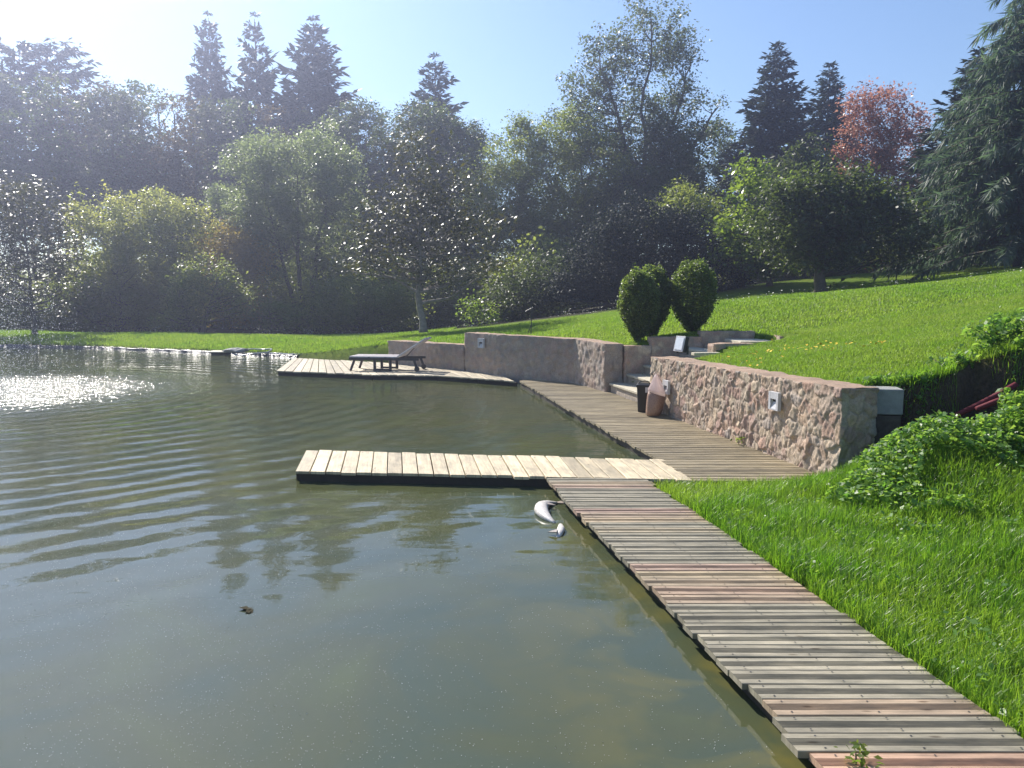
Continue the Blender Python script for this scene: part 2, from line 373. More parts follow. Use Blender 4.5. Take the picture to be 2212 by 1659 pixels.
n2 = n('ShaderNodeTexNoise', {'Vector': pos, 'Scale': 24.0, 'Detail': 6.0, 'Roughness': 0.7})
g1 = ramp(n, n1.outputs['Fac'], [(0.35, (0.075, 0.135, 0.010)), (0.55, (0.13, 0.19, 0.018)), (0.72, (0.20, 0.22, 0.04))])
g2 = ramp(n, n2.outputs['Fac'], [(0.3, (0.55, 0.6, 0.5)), (0.65, (1.15, 1.15, 1.1))])
g = mixc(n, 1.0, g1, g2, 'MULTIPLY')
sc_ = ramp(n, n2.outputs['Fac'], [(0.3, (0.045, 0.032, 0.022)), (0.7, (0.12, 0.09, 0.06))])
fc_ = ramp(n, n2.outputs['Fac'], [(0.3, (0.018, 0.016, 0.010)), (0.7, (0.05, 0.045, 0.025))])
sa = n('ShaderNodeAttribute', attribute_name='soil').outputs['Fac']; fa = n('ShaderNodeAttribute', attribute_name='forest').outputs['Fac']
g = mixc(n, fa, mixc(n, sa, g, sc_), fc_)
bp = n('ShaderNodeBump', {'Height': n2.outputs['Fac'], 'Distance': 0.03, 'Strength': 1.0})
p_ = n('ShaderNodeBsdfPrincipled', {'Base Color': g, 'Roughness': 0.95, 'Specular IOR Level': 0.1, 'Normal': bp.outputs[0]})
n.link(p_.outputs[0], out.inputs[0])
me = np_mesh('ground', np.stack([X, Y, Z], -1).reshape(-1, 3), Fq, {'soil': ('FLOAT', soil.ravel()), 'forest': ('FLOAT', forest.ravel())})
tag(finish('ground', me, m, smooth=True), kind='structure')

# ------------------------------------------------------------------ water
m, nt, out = new_mat('murky pond water'); n = N(nt)
pos = n('ShaderNodeNewGeometry').outputs['Position']
sx = n('ShaderNodeSeparateXYZ', {0: pos}); px, py = sx.outputs[0], sx.outputs[1]
FX, FY = -11.4, 16.7
dx = math_n(n, 'SUBTRACT', px, FX); dy = math_n(n, 'SUBTRACT', py, FY)
rr = math_n(n, 'SQRT', math_n(n, 'ADD', math_n(n, 'MULTIPLY', dx, dx), math_n(n, 'MULTIPLY', dy, dy)))
lowf = n('ShaderNodeTexNoise', {'Vector': pos, 'Scale': 0.45, 'Detail': 3.0})
ph = math_n(n, 'ADD', math_n(n, 'MULTIPLY', rr, 2 * math.pi / 0.5), math_n(n, 'MULTIPLY', lowf.outputs['Fac'], 9.0))
env = math_n(n, 'SUBTRACT', 1.0, n('ShaderNodeMapRange', {0: rr, 1: 10.0, 2: 17.0}, interpolation_type='SMOOTHSTEP').outputs[0])
patch = n('ShaderNodeTexNoise', {'Vector': pos, 'Scale': 0.28, 'Detail': 2.0})
pen = n('ShaderNodeMapRange', {0: patch.outputs['Fac'], 1: 0.32, 2: 0.6, 3: 0.35, 4: 1.0}).outputs[0]
w1 = math_n(n, 'MULTIPLY', math_n(n, 'MULTIPLY', math_n(n, 'SINE', ph), math_n(n, 'MULTIPLY', env, pen)), 0.0055)
# fine wind ripples, stretched across the view, only in the far and middle water
mpw = n('ShaderNodeMapping', {'Vector': pos, 'Scale': (1.3, 5.2, 1.0), 'Rotation': (0, 0, R(8))})
nw = n('ShaderNodeTexNoise', {'Vector': mpw.outputs[0], 'Scale': 1.6, 'Detail': 4.0, 'Roughness': 0.55, 'Distortion': 0.3})
far = n('ShaderNodeMapRange', {0: py, 1: 6.5, 2: 12.0, 3: 0.06, 4: 1.0}, interpolation_type='SMOOTHSTEP').outputs[0]
w2 = math_n(n, 'MULTIPLY', math_n(n, 'MULTIPLY', nw.outputs['Fac'], far), 0.007)
# slow swell that bends the reflections
mps = n('ShaderNodeMapping', {'Vector': pos, 'Scale': (0.55, 1.5, 1.0), 'Rotation': (0, 0, R(-14))})
ns = n('ShaderNodeTexNoise', {'Vector': mps.outputs[0], 'Scale': 1.5, 'Detail': 2.0, 'Roughness': 0.4})
nearf = n('ShaderNodeMapRange', {0: py, 1: 4.0, 2: 7.0, 3: 0.15, 4: 1.0}).outputs[0]
w3 = math_n(n, 'MULTIPLY', math_n(n, 'MULTIPLY', ns.outputs['Fac'], nearf), 0.014)
# splash ring under the fountain
spl = math_n(n, 'SUBTRACT', 1.0, n('ShaderNodeMapRange', {0: rr, 1: 0.8, 2: 6.2}, interpolation_type='SMOOTHSTEP').outputs[0])
nsplash = n('ShaderNodeTexNoise', {'Vector': pos, 'Scale': 7.0, 'Detail': 3.0})
w4 = math_n(n, 'MULTIPLY', math_n(n, 'MULTIPLY', nsplash.outputs['Fac'], spl), 0.085)
hgt = math_n(n, 'ADD', math_n(n, 'ADD', w1, w2), math_n(n, 'ADD', w3, w4))
bp = n('ShaderNodeBump', {'Height': hgt, 'Distance': 1.0, 'Strength': 1.0})
alg = n('ShaderNodeTexNoise', {'Vector': pos, 'Scale': 0.75, 'Detail': 4.0, 'Roughness': 0.55, 'Distortion': 0.8})
murk = ramp(n, alg.outputs['Fac'], [(0.38, (0.055, 0.071, 0.043)), (0.55, (0.066, 0.074, 0.034)), (0.72, (0.076, 0.088, 0.034))])
edge = math_n(n, 'SUBTRACT', math_n(n, 'MULTIPLY_ADD', py, (BL1[0] - BL0[0]) / (BL1[1] - BL0[1]), BL0[0] - BL0[1] * (BL1[0] - BL0[0]) / (BL1[1] - BL0[1])), px)
shal = n('ShaderNodeMapRange', {0: edge, 1: 0.1, 2: 1.3, 3: 1.0, 4: 0.0}).outputs[0]
sh_n = n('ShaderNodeTexNoise', {'Vector': pos, 'Scale': 1.7, 'Detail': 3.0, 'Distortion': 1.0})
shal = math_n(n, 'MULTIPLY', shal, n('ShaderNodeMapRange', {0: sh_n.outputs['Fac'], 1: .42, 2: .62}).outputs[0])
shal = math_n(n, 'MULTIPLY', shal, n('ShaderNodeMapRange', {0: py, 1: 4.2, 2: 7.2, 3: 1.0, 4: 0.15}).outputs[0])
murk = mixc(n, shal, murk, (0.115, 0.105, 0.032, 1))
p_ = n('ShaderNodeBsdfPrincipled', {'Base Color': murk, 'Roughness': math_n(n, 'ADD', math_n(n, 'MULTIPLY', spl, .17), .03), 'IOR': 1.42, 'Normal': bp.outputs[0]})
n.link(p_.outputs[0], out.inputs[0])
me = np_mesh('pond_water', [(-70, -20, 0), (4.2, -20, 0), (4.2, 36, 0), (-70, 36, 0)], [(0, 1, 2, 3)])
tag(finish('pond_water', me, m), kind='structure')

rng = np.random.RandomState(7)
# ------------------------------------------------------------------ timber decks
def planks(A, B, n, colf, z=0.12, thick=0.03, gap=0.07, groove=False, jit=0.012, seed=1, zj=0.002):
    r = np.random.RandomState(seed); mb = MB()
    A = np.array(A, float); B = np.array(B, float)
    def par(P):
        d = np.concatenate([[0], np.cumsum(np.hypot(*np.diff(P, axis=0).T))]); return d
    dA, dB = par(A), par(B)
    kn = np.linspace(0, 1, len(A)) if len(A) == len(B) else None
    tA = dA / dA[-1]
    def pa(P, t): return np.array([np.interp(t, tA, P[:, 0]), np.interp(t, tA, P[:, 1])])
    if groove:
        prof = [(0, -.004), (.025, -.001), (.28, 0)]
        for k in range(6):
            q = .30 + k * .068
            prof += [(q, -.0005), (q + .012, -.0045), (q + .045, -.0045), (q + .055, -.0005)]
        prof += [(.73, 0), (.975, -.001), (1, -.004)]
    else: prof = [(0, -.004), (.03, 0), (.5, .0008), (.97, 0), (1, -.004)]
    for i in range(n):
        g = gap * (0.7 + 0.6 * r.rand())
        t0, t1 = (i + g / 2) / n, (i + 1 - g / 2) / n
        za, zb = z + r.randn() * zj, z + r.randn() * zj
        a0, b0 = pa(A, t0), pa(B, t0); ln = np.linalg.norm(b0 - a0); dr = (b0 - a0) / ln
        ja, jb = r.randn() * jit, r.randn() * jit; off = r.rand() * 9
        vs = []; gr = []
        pts = [(q, dz) for q, dz in prof] + [(1, -thick), (0, -thick)]
        for e in (0, 1):
            for q, dz in pts:
                t = t0 + (t1 - t0) * q
                p = pa(A, t) + dr * ja if e == 0 else pa(B, t) + dr * jb
                vs.append((p[0], p[1], (za, zb)[e] + dz))
                gr.append((off + (0 if e == 0 else ln), i * 1.7 + q * 0.14, i * 3.3))
        m_ = len(pts); fs = [(k, k + m_, (k + 1) % m_ + m_, (k + 1) % m_) for k in range(m_)]
        fs += [tuple(range(m_)), tuple(range(2 * m_ - 1, m_ - 1, -1))]
        mb.add(vs, fs, colf(i, r), gr)
    return mb
def beam(p, q, z0, z1, w=0.045):
    mb = MB(); p = np.array(p[:2]); q = np.array(q[:2]); d = q - p; l = np.linalg.norm(d)
    c = (p + q) / 2; return mb.box((c[0], c[1], (z0 + z1) / 2), (l, w, z1 - z0), rz=math.atan2(d[1], d[0]))
def grey_wood(i, r):
    b = 0.30 + 0.035 * r.randn(); b = min(max(b, .23), .38)
    return (b * 1.13, b, b * 0.72)

# near boardwalk
ys = np.array([8.27, -1.6])
new_planks = {2, 3, 7, 8, 10, 13, 22, 23, 24, 25, 26, 27, 39, 44, 52, 57}
def bw_col(i, r):
    if i in NEW: return (0.41 + .02 * r.randn(), 0.30 + .012 * r.randn(), 0.205)
    return grey_wood(i, r)
NB = 66
fz = lambda v: at(1400, v)[1]
def idx_of(v): return int((8.27 - fz(v)) / (8.27 + 1.6) * NB)
NEW = {idx_of(v) for v in (1041, 1049, 1099, 1103, 1108, 1122, 1127, 1140, 1225, 1235, 1246, 1258, 1272, 1286, 1533, 1640)}
root = empty('boardwalk', (bl(3), 3, 0), 'narrow boardwalk of grooved grey and reddish planks running between pond and long grass', 'boardwalk')
def child_of(o, root): o.parent = root; o.matrix_parent_inverse.identity(); o.location = o.location - root.location; return o
mb = MB(); rn_ = np.random.RandomState(40)
for i in range(NB):
    for off in (.1, .53, .95):
        for q in (.18, .82):
            y_ = 8.27 - (i + q) / NB * 9.87; x_ = bl(y_) + off + rn_.randn() * .006
            mb.add([(x_ + .0055 * math.cos(a), y_ + .0055 * math.sin(a), .1238) for a in np.linspace(0, 2 * math.pi, 7)[:-1]], [tuple(range(6))])
tag(child_of(mb.build('nail_heads', M['darkmetal']), root), kind='stuff')
child_of(planks([(bl(8.27), 8.27), (bl(-1.6), -1.6)], [(br(8.27), 8.27), (br(-1.6), -1.6)], NB, bw_col, groove=True, thick=0.035, gap=0.06, seed=3).build('decking', M['wood']), root)
for k, off in enumerate((0.1, 0.53, 0.95)):
    child_of(beam((bl(8.2) + off, 8.2), (bl(-1.6) + off, -1.6), -0.06, 0.082).build('joist', M['beam']), root)
for y in (1.0, 3.1, 5.0, 6.8):
    for off in (0.16,): child_of(MB().box((bl(y) + off, y, -0.3), (0.09, 0.09, 0.7)).build('post', M['beam']), root)

# T-shaped jetty
jf0, jf1, jb0, jb1 = at(637, 1018), at(1498, 1037), at(660, 972), at(1436, 993)
def pale_wood(i, r):
    b = 0.58 + 0.06 * r.randn(); b = min(max(b, .42), .7)
    return (b * 1.04, b * 0.86, b * 0.57)
root = empty('jetty', (*jf0[:2], 0), 'pale sun-bleached plank jetty reaching out into the pond from the boardwalk', 'jetty')
child_of(planks([jb0[:2], jb1[:2]], [jf0[:2], jf1[:2]], 25, pale_wood, gap=0.07, jit=0.014, seed=8, zj=0.003).build('decking', M['wood']), root)
dn = (jb0 - jf0)[:2]; dn /= np.linalg.norm(dn)
child_of(beam(jf0[:2] + dn * 0.05 + np.array([0.05, 0]), jf1[:2] + dn * 0.05, -0.04, 0.085, 0.05).build('fascia', M['beam']), root)
child_of(beam(jb0[:2] - dn * 0.05 + np.array([0.05, 0]), jb1[:2] - dn * 0.05, -0.04, 0.085, 0.05).build('joist', M['beam']), root)
child_of(beam(jf0[:2] + dn * 0.08 + np.array([0.03, 0]), jb0[:2] - dn * 0.08 + np.array([0.03, 0]), -0.04, 0.085, 0.05).build('end_board', M['beam']), root)
for t in (0.02, 0.5):
    for q in (0.12, 0.88):
        p = (jf0 * (1 - t) + jf1 * t) * (1 - q) + (jb0 * (1 - t) + jb1 * t) * q
        child_of(MB().box((p[0] + .06, p[1], -0.3), (0.09, 0.09, 0.7)).build('post', M['beam']), root)

# walkway along the wall
WL = np.array([at(1500, 1038)[:2], (1.0, 13.3), (0.55, 15.7), (0.27, 17.2), (0.15, 17.85)])
WL[1] = WL[0] + (np.array(at(1120, 822)[:2]) - WL[0]) * 0.53; WL[2] = WL[0] + (np.array(at(1120, 822)[:2]) - WL[0]) * 0.78; WL[3] = WL[0] + (np.array(at(1120, 822)[:2]) - WL[0]) * 0.94; WL[4] = np.array(at(1120, 822)[:2])
WR = np.array([W1A + D * 0.0 + PERP * 0.06, W1B + PERP * 0.06, W2END + PERP * 0.06, P2[3] + np.array([0.06, 0.02]), P2[3] * 0.45 + P2[2] * 0.55 + np.array([0.05, 0.05])])
def mid_wood(i, r):
    b = 0.31 + 0.04 * r.randn(); b = min(max(b, .22), .42)
    return (b * 1.1, b * 0.9, b * 0.57)
root = empty('walkway', (*WL[0], 0), 'wide weathered plank walkway between the pond and the foot of the stone wall', 'walkway')
child_of(planks(WL + np.array([0.006, 0]), WR, 68, mid_wood, groove=True, thick=0.03, gap=0.09, jit=0.012, seed=21).build('decking', M['wood']), root)
for off in (0.07, 0.75, 1.3):
    child_of(beam(WL[0] + np.array([off, 0.05]), WL[4] + np.array([off, -0.1]), -0.06, 0.085).build('joist', M['beam']), root)
child_of(beam(WL[0] + np.array([0.1, 0.035]), WR[0] + np.array([-0.1, 0.04]), -0.05, 0.085).build('fascia', M['beam']), root)

# far sun deck
DF = np.array([at(596, 801)[:2], at(800, 809)[:2], at(940, 811)[:2], at(1030, 817)[:2], at(1112, 823.5)[:2]])
DB = np.array([at(634, 773)[:2], at(756, 779)[:2], P2[0] + np.array([0.02, 0.05]), P2[1] + np.array([0.0, 0.05]), P2[2] + np.array([0.05, 0.05])])
def straw_wood(i, r):
    b = 0.48 + 0.06 * r.randn(); b = min(max(b, .34), .6)
    return (b * 1.03, b * 0.88, b * 0.62)
root = empty('sun_deck', (*DF[0], 0), 'pale plank sun deck at the far side of the pond below the shaded wall', 'deck')
child_of(planks(DB, DF, 42, straw_wood, thick=0.03, gap=0.08, jit=0.02, seed=31, zj=0.004).build('decking', M['wood']), root)
for a, b in zip(DF[:-1], DF[1:]):
    child_of(beam(a + np.array([0.06, 0.06]), b + np.array([0.04, 0.06]), -0.05, 0.085, 0.05).build('fascia', M['beam']), root)
child_of(beam(DF[0] + np.array([0.05, 0.1]), DB[0] + np.array([0.08, -0.1]), -0.05, 0.085, 0.05).build('end_board', M['beam']), root)

# ------------------------------------------------------------------ stone walls
PAL = np.array([(.40, .26, .19), (.46, .32, .22), (.33, .20, .165), (.44, .35, .25), (.30, .265, .25), (.50, .40, .29), (.42, .25, .19), (.37, .28, .22), (.36, .22, .185)]) * np.array((1.05, 1.07, 1.07))
MORT = np.array((.415, .335, .26))
def stone_wall(front, thick, ztop, z0=-0.25, res=0.018, seed=1, relief=0.03, topres=8, shade_grey=0.0):
    """front: polyline (seen side), thickness to the right of travel; closed strip round the plan + top"""
    Fp = np.array(front, float); 
    seg = np.diff(Fp, axis=0); ln = np.hypot(seg[:, 0], seg[:, 1]); cum = np.concatenate([[0], np.cumsum(ln)])
    nrm = np.stack([seg[:, 1], -seg[:, 0]], 1) / ln[:, None]              # right of travel = into the bank
    vn = np.vstack([nrm[:1], (nrm[:-1] + nrm[1:]) / 2, nrm[-1:]]); vn /= np.linalg.norm(vn, axis=1)[:, None]
    Bp = Fp + vn * thick
    m_ = max(2, int(cum[-1] / res)); s = np.linspace(0, cum[-1], m_)
    f = np.stack([np.interp(s, cum, Fp[:, 0]), np.interp(s, cum, Fp[:, 1])], 1)
    b = np.stack([np.interp(s, cum, Bp[:, 0]), np.interp(s, cum, Bp[:, 1])], 1)
    ne = max(2, int(thick / res)); te = np.linspace(0, 1, ne + 2)[1:-1]
    end = f[-1] * (1 - te[:, None]) + b[-1] * te[:, None]; beg = b[0] * (1 - te[:, None]) + f[0] * te[:, None]
    ring = np.vstack([f, end, b[::-1], beg]); nr = len(ring)
    zs_top = np.interp(np.concatenate([s, np.full(ne, s[-1]), s[::-1], np.full(ne, s[0])]), [q[0] * cum[-1] for q in ztop], [q[1] for q in ztop])
    dist = np.concatenate([[0], np.cumsum(np.hypot(*np.diff(ring, axis=0).T))])
    zs_top = zs_top + (fbm(dist, dist * 0, seed + 90, .22) - .5) * .035 * np.minimum(1, np.minimum(dist, dist[-1] - dist) / .2)
    # outward normals of the ring
    tg = np.roll(ring, -1, 0) - np.roll(ring, 1, 0); tg /= np.linalg.norm(tg, axis=1)[:, None]
    on = np.stack([-tg[:, 1], tg[:, 0]], 1)
    nz = max(3, int((max(q[1] for q in ztop) - z0) / res)); tz = np.linspace(0, 1, nz)
    S = np.repeat(dist[None], nz, 0); Zz = z0 + (zs_top[None] - z0) * tz[:, None]
    r = np.random.RandomState(seed)
    tot = dist[-1]; hh = Zz.max() - z0; cw, ch = 0.165, 0.14
    cx, cy = np.meshgrid(np.arange(0, tot, cw), np.arange(z0, Zz.max() + ch, ch)); 
    pts = np.stack([cx.ravel() + r.rand(cx.size) * cw * 1.1 + 0.5 * cw * (np.round(cy.ravel() / ch) % 2), cy.ravel() + r.rand(cx.size) * ch * 1.0], 1)
    wgt = 0.6 + 0.9 * r.rand(len(pts)); asp = 0.75 + 0.75 * r.rand(len(pts))
    qs = np.stack([S.ravel() + (fbm(S.ravel(), Zz.ravel(), seed + 9, 0.12) - .5) * 0.07, Zz.ravel() + (fbm(S.ravel(), Zz.ravel(), seed + 19, 0.12) - .5) * 0.07], 1)
    d1 = np.full(len(qs), 9.0); d2 = np.full(len(qs), 9.0); id1 = np.zeros(len(qs), int)
    for k in range(len(pts)):
        d = np.hypot((qs[:, 0] - pts[k, 0]) * asp[k], qs[:, 1] - pts[k, 1]) / wgt[k]
        c = d < d1
        d2 = np.where(c, d1, np.minimum(d2, d)); d1 = np.where(c, d, d1); id1 = np.where(c, k, id1)
    e = d2 - d1
    mk = sstep(0.0, 0.032, e)
    prot = 0.35 + 0.65 * r.rand(len(pts)); tilt = r.randn(len(pts), 2) * 0.22
    hgt = mk * (relief * .5 * prot[id1]) + .6 * mk * ((qs[:, 0] - pts[id1, 0]) * tilt[id1, 0] + (qs[:, 1] - pts[id1, 1]) * tilt[id1, 1]) * 0.8
    hgt += (fbm(qs[:, 0], qs[:, 1] * 0.6, seed + 3, 0.075, 3) - .5) * 0.022 + (fbm(qs[:, 0] * 1.3, qs[:, 1] * .55, seed + 13, 0.03, 2) - .5) * 0.022 + (fbm(qs[:, 0] * 1.6, qs[:, 1], seed + 40, 0.6, 2) - .5) * 0.02
    hgt = np.clip(hgt, -0.02, 0.075)
    cols = PAL[r.randint(0, len(PAL), len(pts))] * (0.85 + 0.3 * r.rand(len(pts), 1))
    smear = sstep(0.45, 0.62, fbm(qs[:, 0], qs[:, 1], seed + 60, 0.35))          # lime mortar smeared over the stones
    cols = cols * .62 + MORT * .38
    colv = MORT * .93 * (1 - mk[:, None]) + cols[id1] * mk[:, None]
    colv = colv * (1 - 0.45 * smear[:, None]) + MORT * 0.45 * smear[:, None]
    gr_ = np.array((.30, .27, .25)); colv = colv * (1 - shade_grey) + gr_ * shade_grey  # greys the far walls' stone colour to deepen their shade
    V = np.zeros((nz, nr, 3)); hg = hgt.reshape(nz, nr)
    hg[-1] *= 0.4
    V[..., 0] = ring[None, :, 0] + on[None, :, 0] * hg; V[..., 1] = ring[None, :, 1] + on[None, :, 1] * hg; V[..., 2] = Zz
    ii = np.arange(nz * nr).reshape(nz, nr); jj = np.roll(ii, -1, 1)
    Fs = np.stack([ii[:-1], jj[:-1], jj[1:], ii[1:]], -1).reshape(-1, 4)
    # top
    top = V[-1]; fi = top[:m_]; bi = top[m_ + ne:m_ + ne + m_][::-1]
    q = np.linspace(0, 1, topres)[:, None, None]
    T = fi[None] * (1 - q) + bi[None] * q
    bump = (fbm(T[..., 0] * 1.0 + 31, T[..., 1] + 17, seed + 70, 0.16, 4) - .5) * 0.03
    bump[0] = 0; bump[-1] = 0; T[..., 2] += bump
    base = V.reshape(-1, 3); Vt = T.reshape(-1, 3)
    ti = np.arange(topres * m_).reshape(topres, m_) + len(base)
    Ft = np.stack([ti[:-1, :-1], ti[:-1, 1:], ti[1:, 1:], ti[1:, :-1]], -1).reshape(-1, 4)
    tc = np.repeat((MORT * np.array((.86, .76, .71)))[None], len(Vt), 0) * (0.8 + 0.4 * fbm(Vt[:, 0], Vt[:, 1], seed + 5, 0.2)[:, None])
    colA = np.ones((len(base) + len(Vt), 4)); colA[:len(base), :3] = colv; colA[len(base):, :3] = tc
    return np_mesh('stone_wall', np.vstack([base, Vt]), np.vstack([Fs, Ft]), {'Col': ('FLOAT_COLOR', colA)}), (f, s, cum[-1])
# travel so that the bank is on the right-hand side: from the near end away from the camera the bank lies right
me, w1 = stone_wall([W1A, W1B], 0.42, [(0, 1.125), (0.5, 1.075), (1, 1.035)], seed=4, res=0.0125)
o = finish('stone_wall', me, M['stone'], smooth=False); tag(o, 'sunlit pinkish rubble stone wall beside the walkway with grey lights set in its face', 'wall')
me, _ = stone_wall([P2[4] + D * 0.0, P2[3], P2[2], P2[1] + (P2[2] - P2[1]) * 0.02], 0.4, [(0, 1.10), (0.5, 1.12), (1, 1.12)], seed=14, res=0.028, shade_grey=.45)
o = finish('stone_wall', me, M['stone']); tag(o, 'curved rubble stone wall mostly in its own shade, ending beside the steps', 'wall')
me, _ = stone_wall([P2[1] - (P2[1] - P2[0]) * 0.004, P2[0]], 0.4, [(0, 0.80), (1, 0.77)], seed=24, res=0.035, shade_grey=.5)
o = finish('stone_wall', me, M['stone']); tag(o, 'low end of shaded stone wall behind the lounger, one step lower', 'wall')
# side wall of the steps and the low walls round the upper landing
def low_wall(t0, s0, t1, s1, zt, th, seed, label, z0=0.4):
    me, _ = stone_wall([wf(t1, s1), wf(t0, s0)], th, [(0, zt), (1, zt)], z0=z0, seed=seed, res=0.03)
    tag(finish('stone_wall', me, M['stone']), label, 'wall')
T2 = float((W2END - W1B) @ D); S2 = float((W2END - W1B) @ PERP)
low_wall(T2 - .03, S2 + .42, T2 - .06, .93, 1.05, .3, 34, 'reddish shaded side wall of the lower steps behind the bin', -.25)
low_wall(T2 - .06, .935, T2 - .14, 2.0, 1.225, .3, 44, 'low dark stone wall on the landing behind the floodlight', -.25)
low_wall(T2 - .1, 2.005, T2 - .3, 3.12, 1.335, .3, 54, 'low shaded stone wall along the lawn edge right of the rounded bushes')
low_wall(.5, 1.42, .42, 2.2, 1.2, .3, 64, 'short sunlit stone wall block beside the landing and dandelions')
low_wall(.98, 3.02, .9, 3.4, 1.3, .35, 74, 'small stone stub at the top end of the white step')
# steps
root = empty('stone_steps', (*W1B, 0.1), 'masonry steps with pale treads climbing between the two stone walls', 'steps')
def stepbox(k, zt, depth=0.36):
    a = W1B + PERP * (0.12 + k * depth) + D * 0.02; b = W2END + PERP * (0.12 + k * depth) - D * 0.02
    c = (a + b) / 2 + PERP * 1.0; l = np.linalg.norm(b - a)
    rz = math.atan2((b - a)[1], (b - a)[0])
    mb = MB().box((c[0], c[1], (zt - 0.3) / 2 - .02), (l, 2.0, zt - 0.05 + .3 - 0.01), rz=rz)
    cc = (a + b) / 2 + PERP * (depth / 2 - 0.02)
    tr = MB().box((cc[0], cc[1], zt - 0.022), (l - 0.01, depth + 0.03, 0.044), rz=rz)
    child_of(mb.build('riser', M['slabstone'], origin=(c[0], c[1], 0)), root); child_of(tr.build('tread', M['slab'], bevel=0.006, origin=(cc[0], cc[1], zt)), root)
M['slabstone'] = simple('rough mortared riser', (0.40, 0.33, 0.26), 0.9, noise=0.3, scale=14, bump=0.02)
for k in range(5): stepbox(k, 0.12 + 0.18 * (k + 1))
rz_ = math.atan2(PERP[1], PERP[0])
c = wf(1.55, 2.72); tag(MB().box((c[0], c[1], 1.165), (.75, .9, .06), rz=rz_ - .12).build('step_slab', M['slab'], bevel=0.006), 'white stone step slab on the upper landing beside the lawn', 'step')
c = wf(.22, 1.12); tag(MB().box((c[0], c[1], 1.045), (.5, .14, .05), rz=rz_).build('step_slab', M['slab'], bevel=0.006), 'thin pale step edge beside the floodlight', 'step')
# concrete block at the wall end
q = W1A + PERP * 0.66 + D * 0.2
root = empty('concrete_block', (q[0], q[1], 0), 'small grey concrete block capping the dark end of the sunlit wall', 'block', rz=-.2)
MB().box((0, 0, .45), (.3, .26, .7)).build('base', M['earthstone'], root, bevel=.01); MB().box((0, 0, .95), (.32, .3, .28)).build('cap', M['concrete'], root, bevel=.012)
# ------------------------------------------------------------------ lights set in the walls
def wall_light(p, nrm, size, label, dpt=0.045):
    nrm = np.array(nrm); rz = math.atan2(nrm[1], nrm[0]) + math.pi / 2     # local -y faces out
    root = empty('wall_light', (p[0], p[1], p[2]), label, 'light', 'recessed lights in the stone walls', rz)
    s = size; mb = MB()
    w = s * 0.2
    mb.box((-s / 2 + w / 2, -dpt / 2, 0), (w, dpt, s)); mb.box((s / 2 - w / 2, -dpt / 2, 0), (w, dpt, s))
    mb.box((0, -dpt / 2, s * 0.31), (s - 2 * w - .001, dpt - .002, s * 0.38)); mb.box((0, -dpt / 2, -s / 2 + s * .04), (s - 2 * w - .001, dpt - .002, s * 0.08))
    mb.build('frame', M['greymetal'], root)
    x = s / 2 - w
    MB().add([(-x, -dpt + .004, -s * .42), (x, -dpt + .004, -s * .42), (x, -0.002, s * .0), (-x, -0.002, s * 0.0)], [(0, 1, 2, 3)]).build('reflector', M['greymetal'], root)
    MB().box((0, -0.004, 0.0), (2 * x, 0.006, s * 0.9)).build('back_plate', M['darkmetal'], root)
    return root
NW = -PERP
def wall1_pt(u, v):
    # intersection of the pixel ray with the wall's front plane
    r = ray(u, v); t = ((W1A - 0) @ NW) / (r[:2] @ NW); return np.array([r[0] * t, r[1] * t, CAMH + r[2] * t])
p = wall1_pt(1682, 866); p[:2] += NW * 0.03; wall_light(p, NW, 0.22, 'square grey recessed light in the middle of the sunlit wall')
p = wall1_pt(1446, 836); p[:2] += NW * 0.03; wall_light(p, NW, 0.22, 'square grey recessed light beside the plastic bag')
fd = (P2[1] - P2[2]); fd /= np.linalg.norm(fd); fn = np.array([-fd[1], fd[0]]); fn = fn if fn[1] < 0 else -fn
pp = at(1052, 808)[:2]; t_ = 0.5; base = P2[1] * 0.45 + P2[2] * 0.55
wall_light((base[0] + fn[0] * .04, base[1] + fn[1] * .04, ad(1052, 741, base[1])[2]), fn, 0.24, 'square grey recessed light on the shaded far wall')

# floodlight
fp = ad(1472, 765, 13.3)
root = empty('floodlight', fp, 'square grey floodlight tilted on a bracket above the wall by the steps', 'floodlight', rz=R(-62))
mb = MB().box((0, 0, 0.17), (0.24, 0.075, 0.27), rx=R(-14)); mb.build('housing', M['darkmetal'], root, bevel=0.008)
MB().box((0, -0.047, 0.18), (0.24, 0.012, 0.27), rx=R(-14)).build('bezel', M['greymetal'], root, bevel=0.004)
MB().box((0, -0.056, 0.182), (0.19, 0.008, 0.21), rx=R(-14)).build('glass', M['glass'], root)
mb = MB().box((0, 0.02, 0.006), (0.27, 0.05, 0.012)); mb.box((-0.132, 0.02, 0.08), (0.008, 0.04, 0.15)); mb.box((0.132, 0.02, 0.08), (0.008, 0.04, 0.15)); mb.build('bracket', M['darkmetal'], root)

# thin stake on the lawn
sp = ad(1147, 724, 21.5); zb = gz(sp[0], sp[1])
root = empty('garden_stake', (sp[0], sp[1], zb), 'thin dark metal stake with a small crossbar standing on the lawn behind the wall', 'stake')
MB().tube([(0, 0, 0), (0.02, 0, 0.85)], 0.012).build('pole', M['darkmetal'], root)
MB().tube([(-0.16, 0, 0.66), (0.06, 0, 0.78)], 0.012).build('crossbar', M['darkmetal'], root)
MB().tube([(-0.11, -0.05, 0), (0.01, 0, 0.32)], 0.008).build('strut', M['darkmetal'], root)

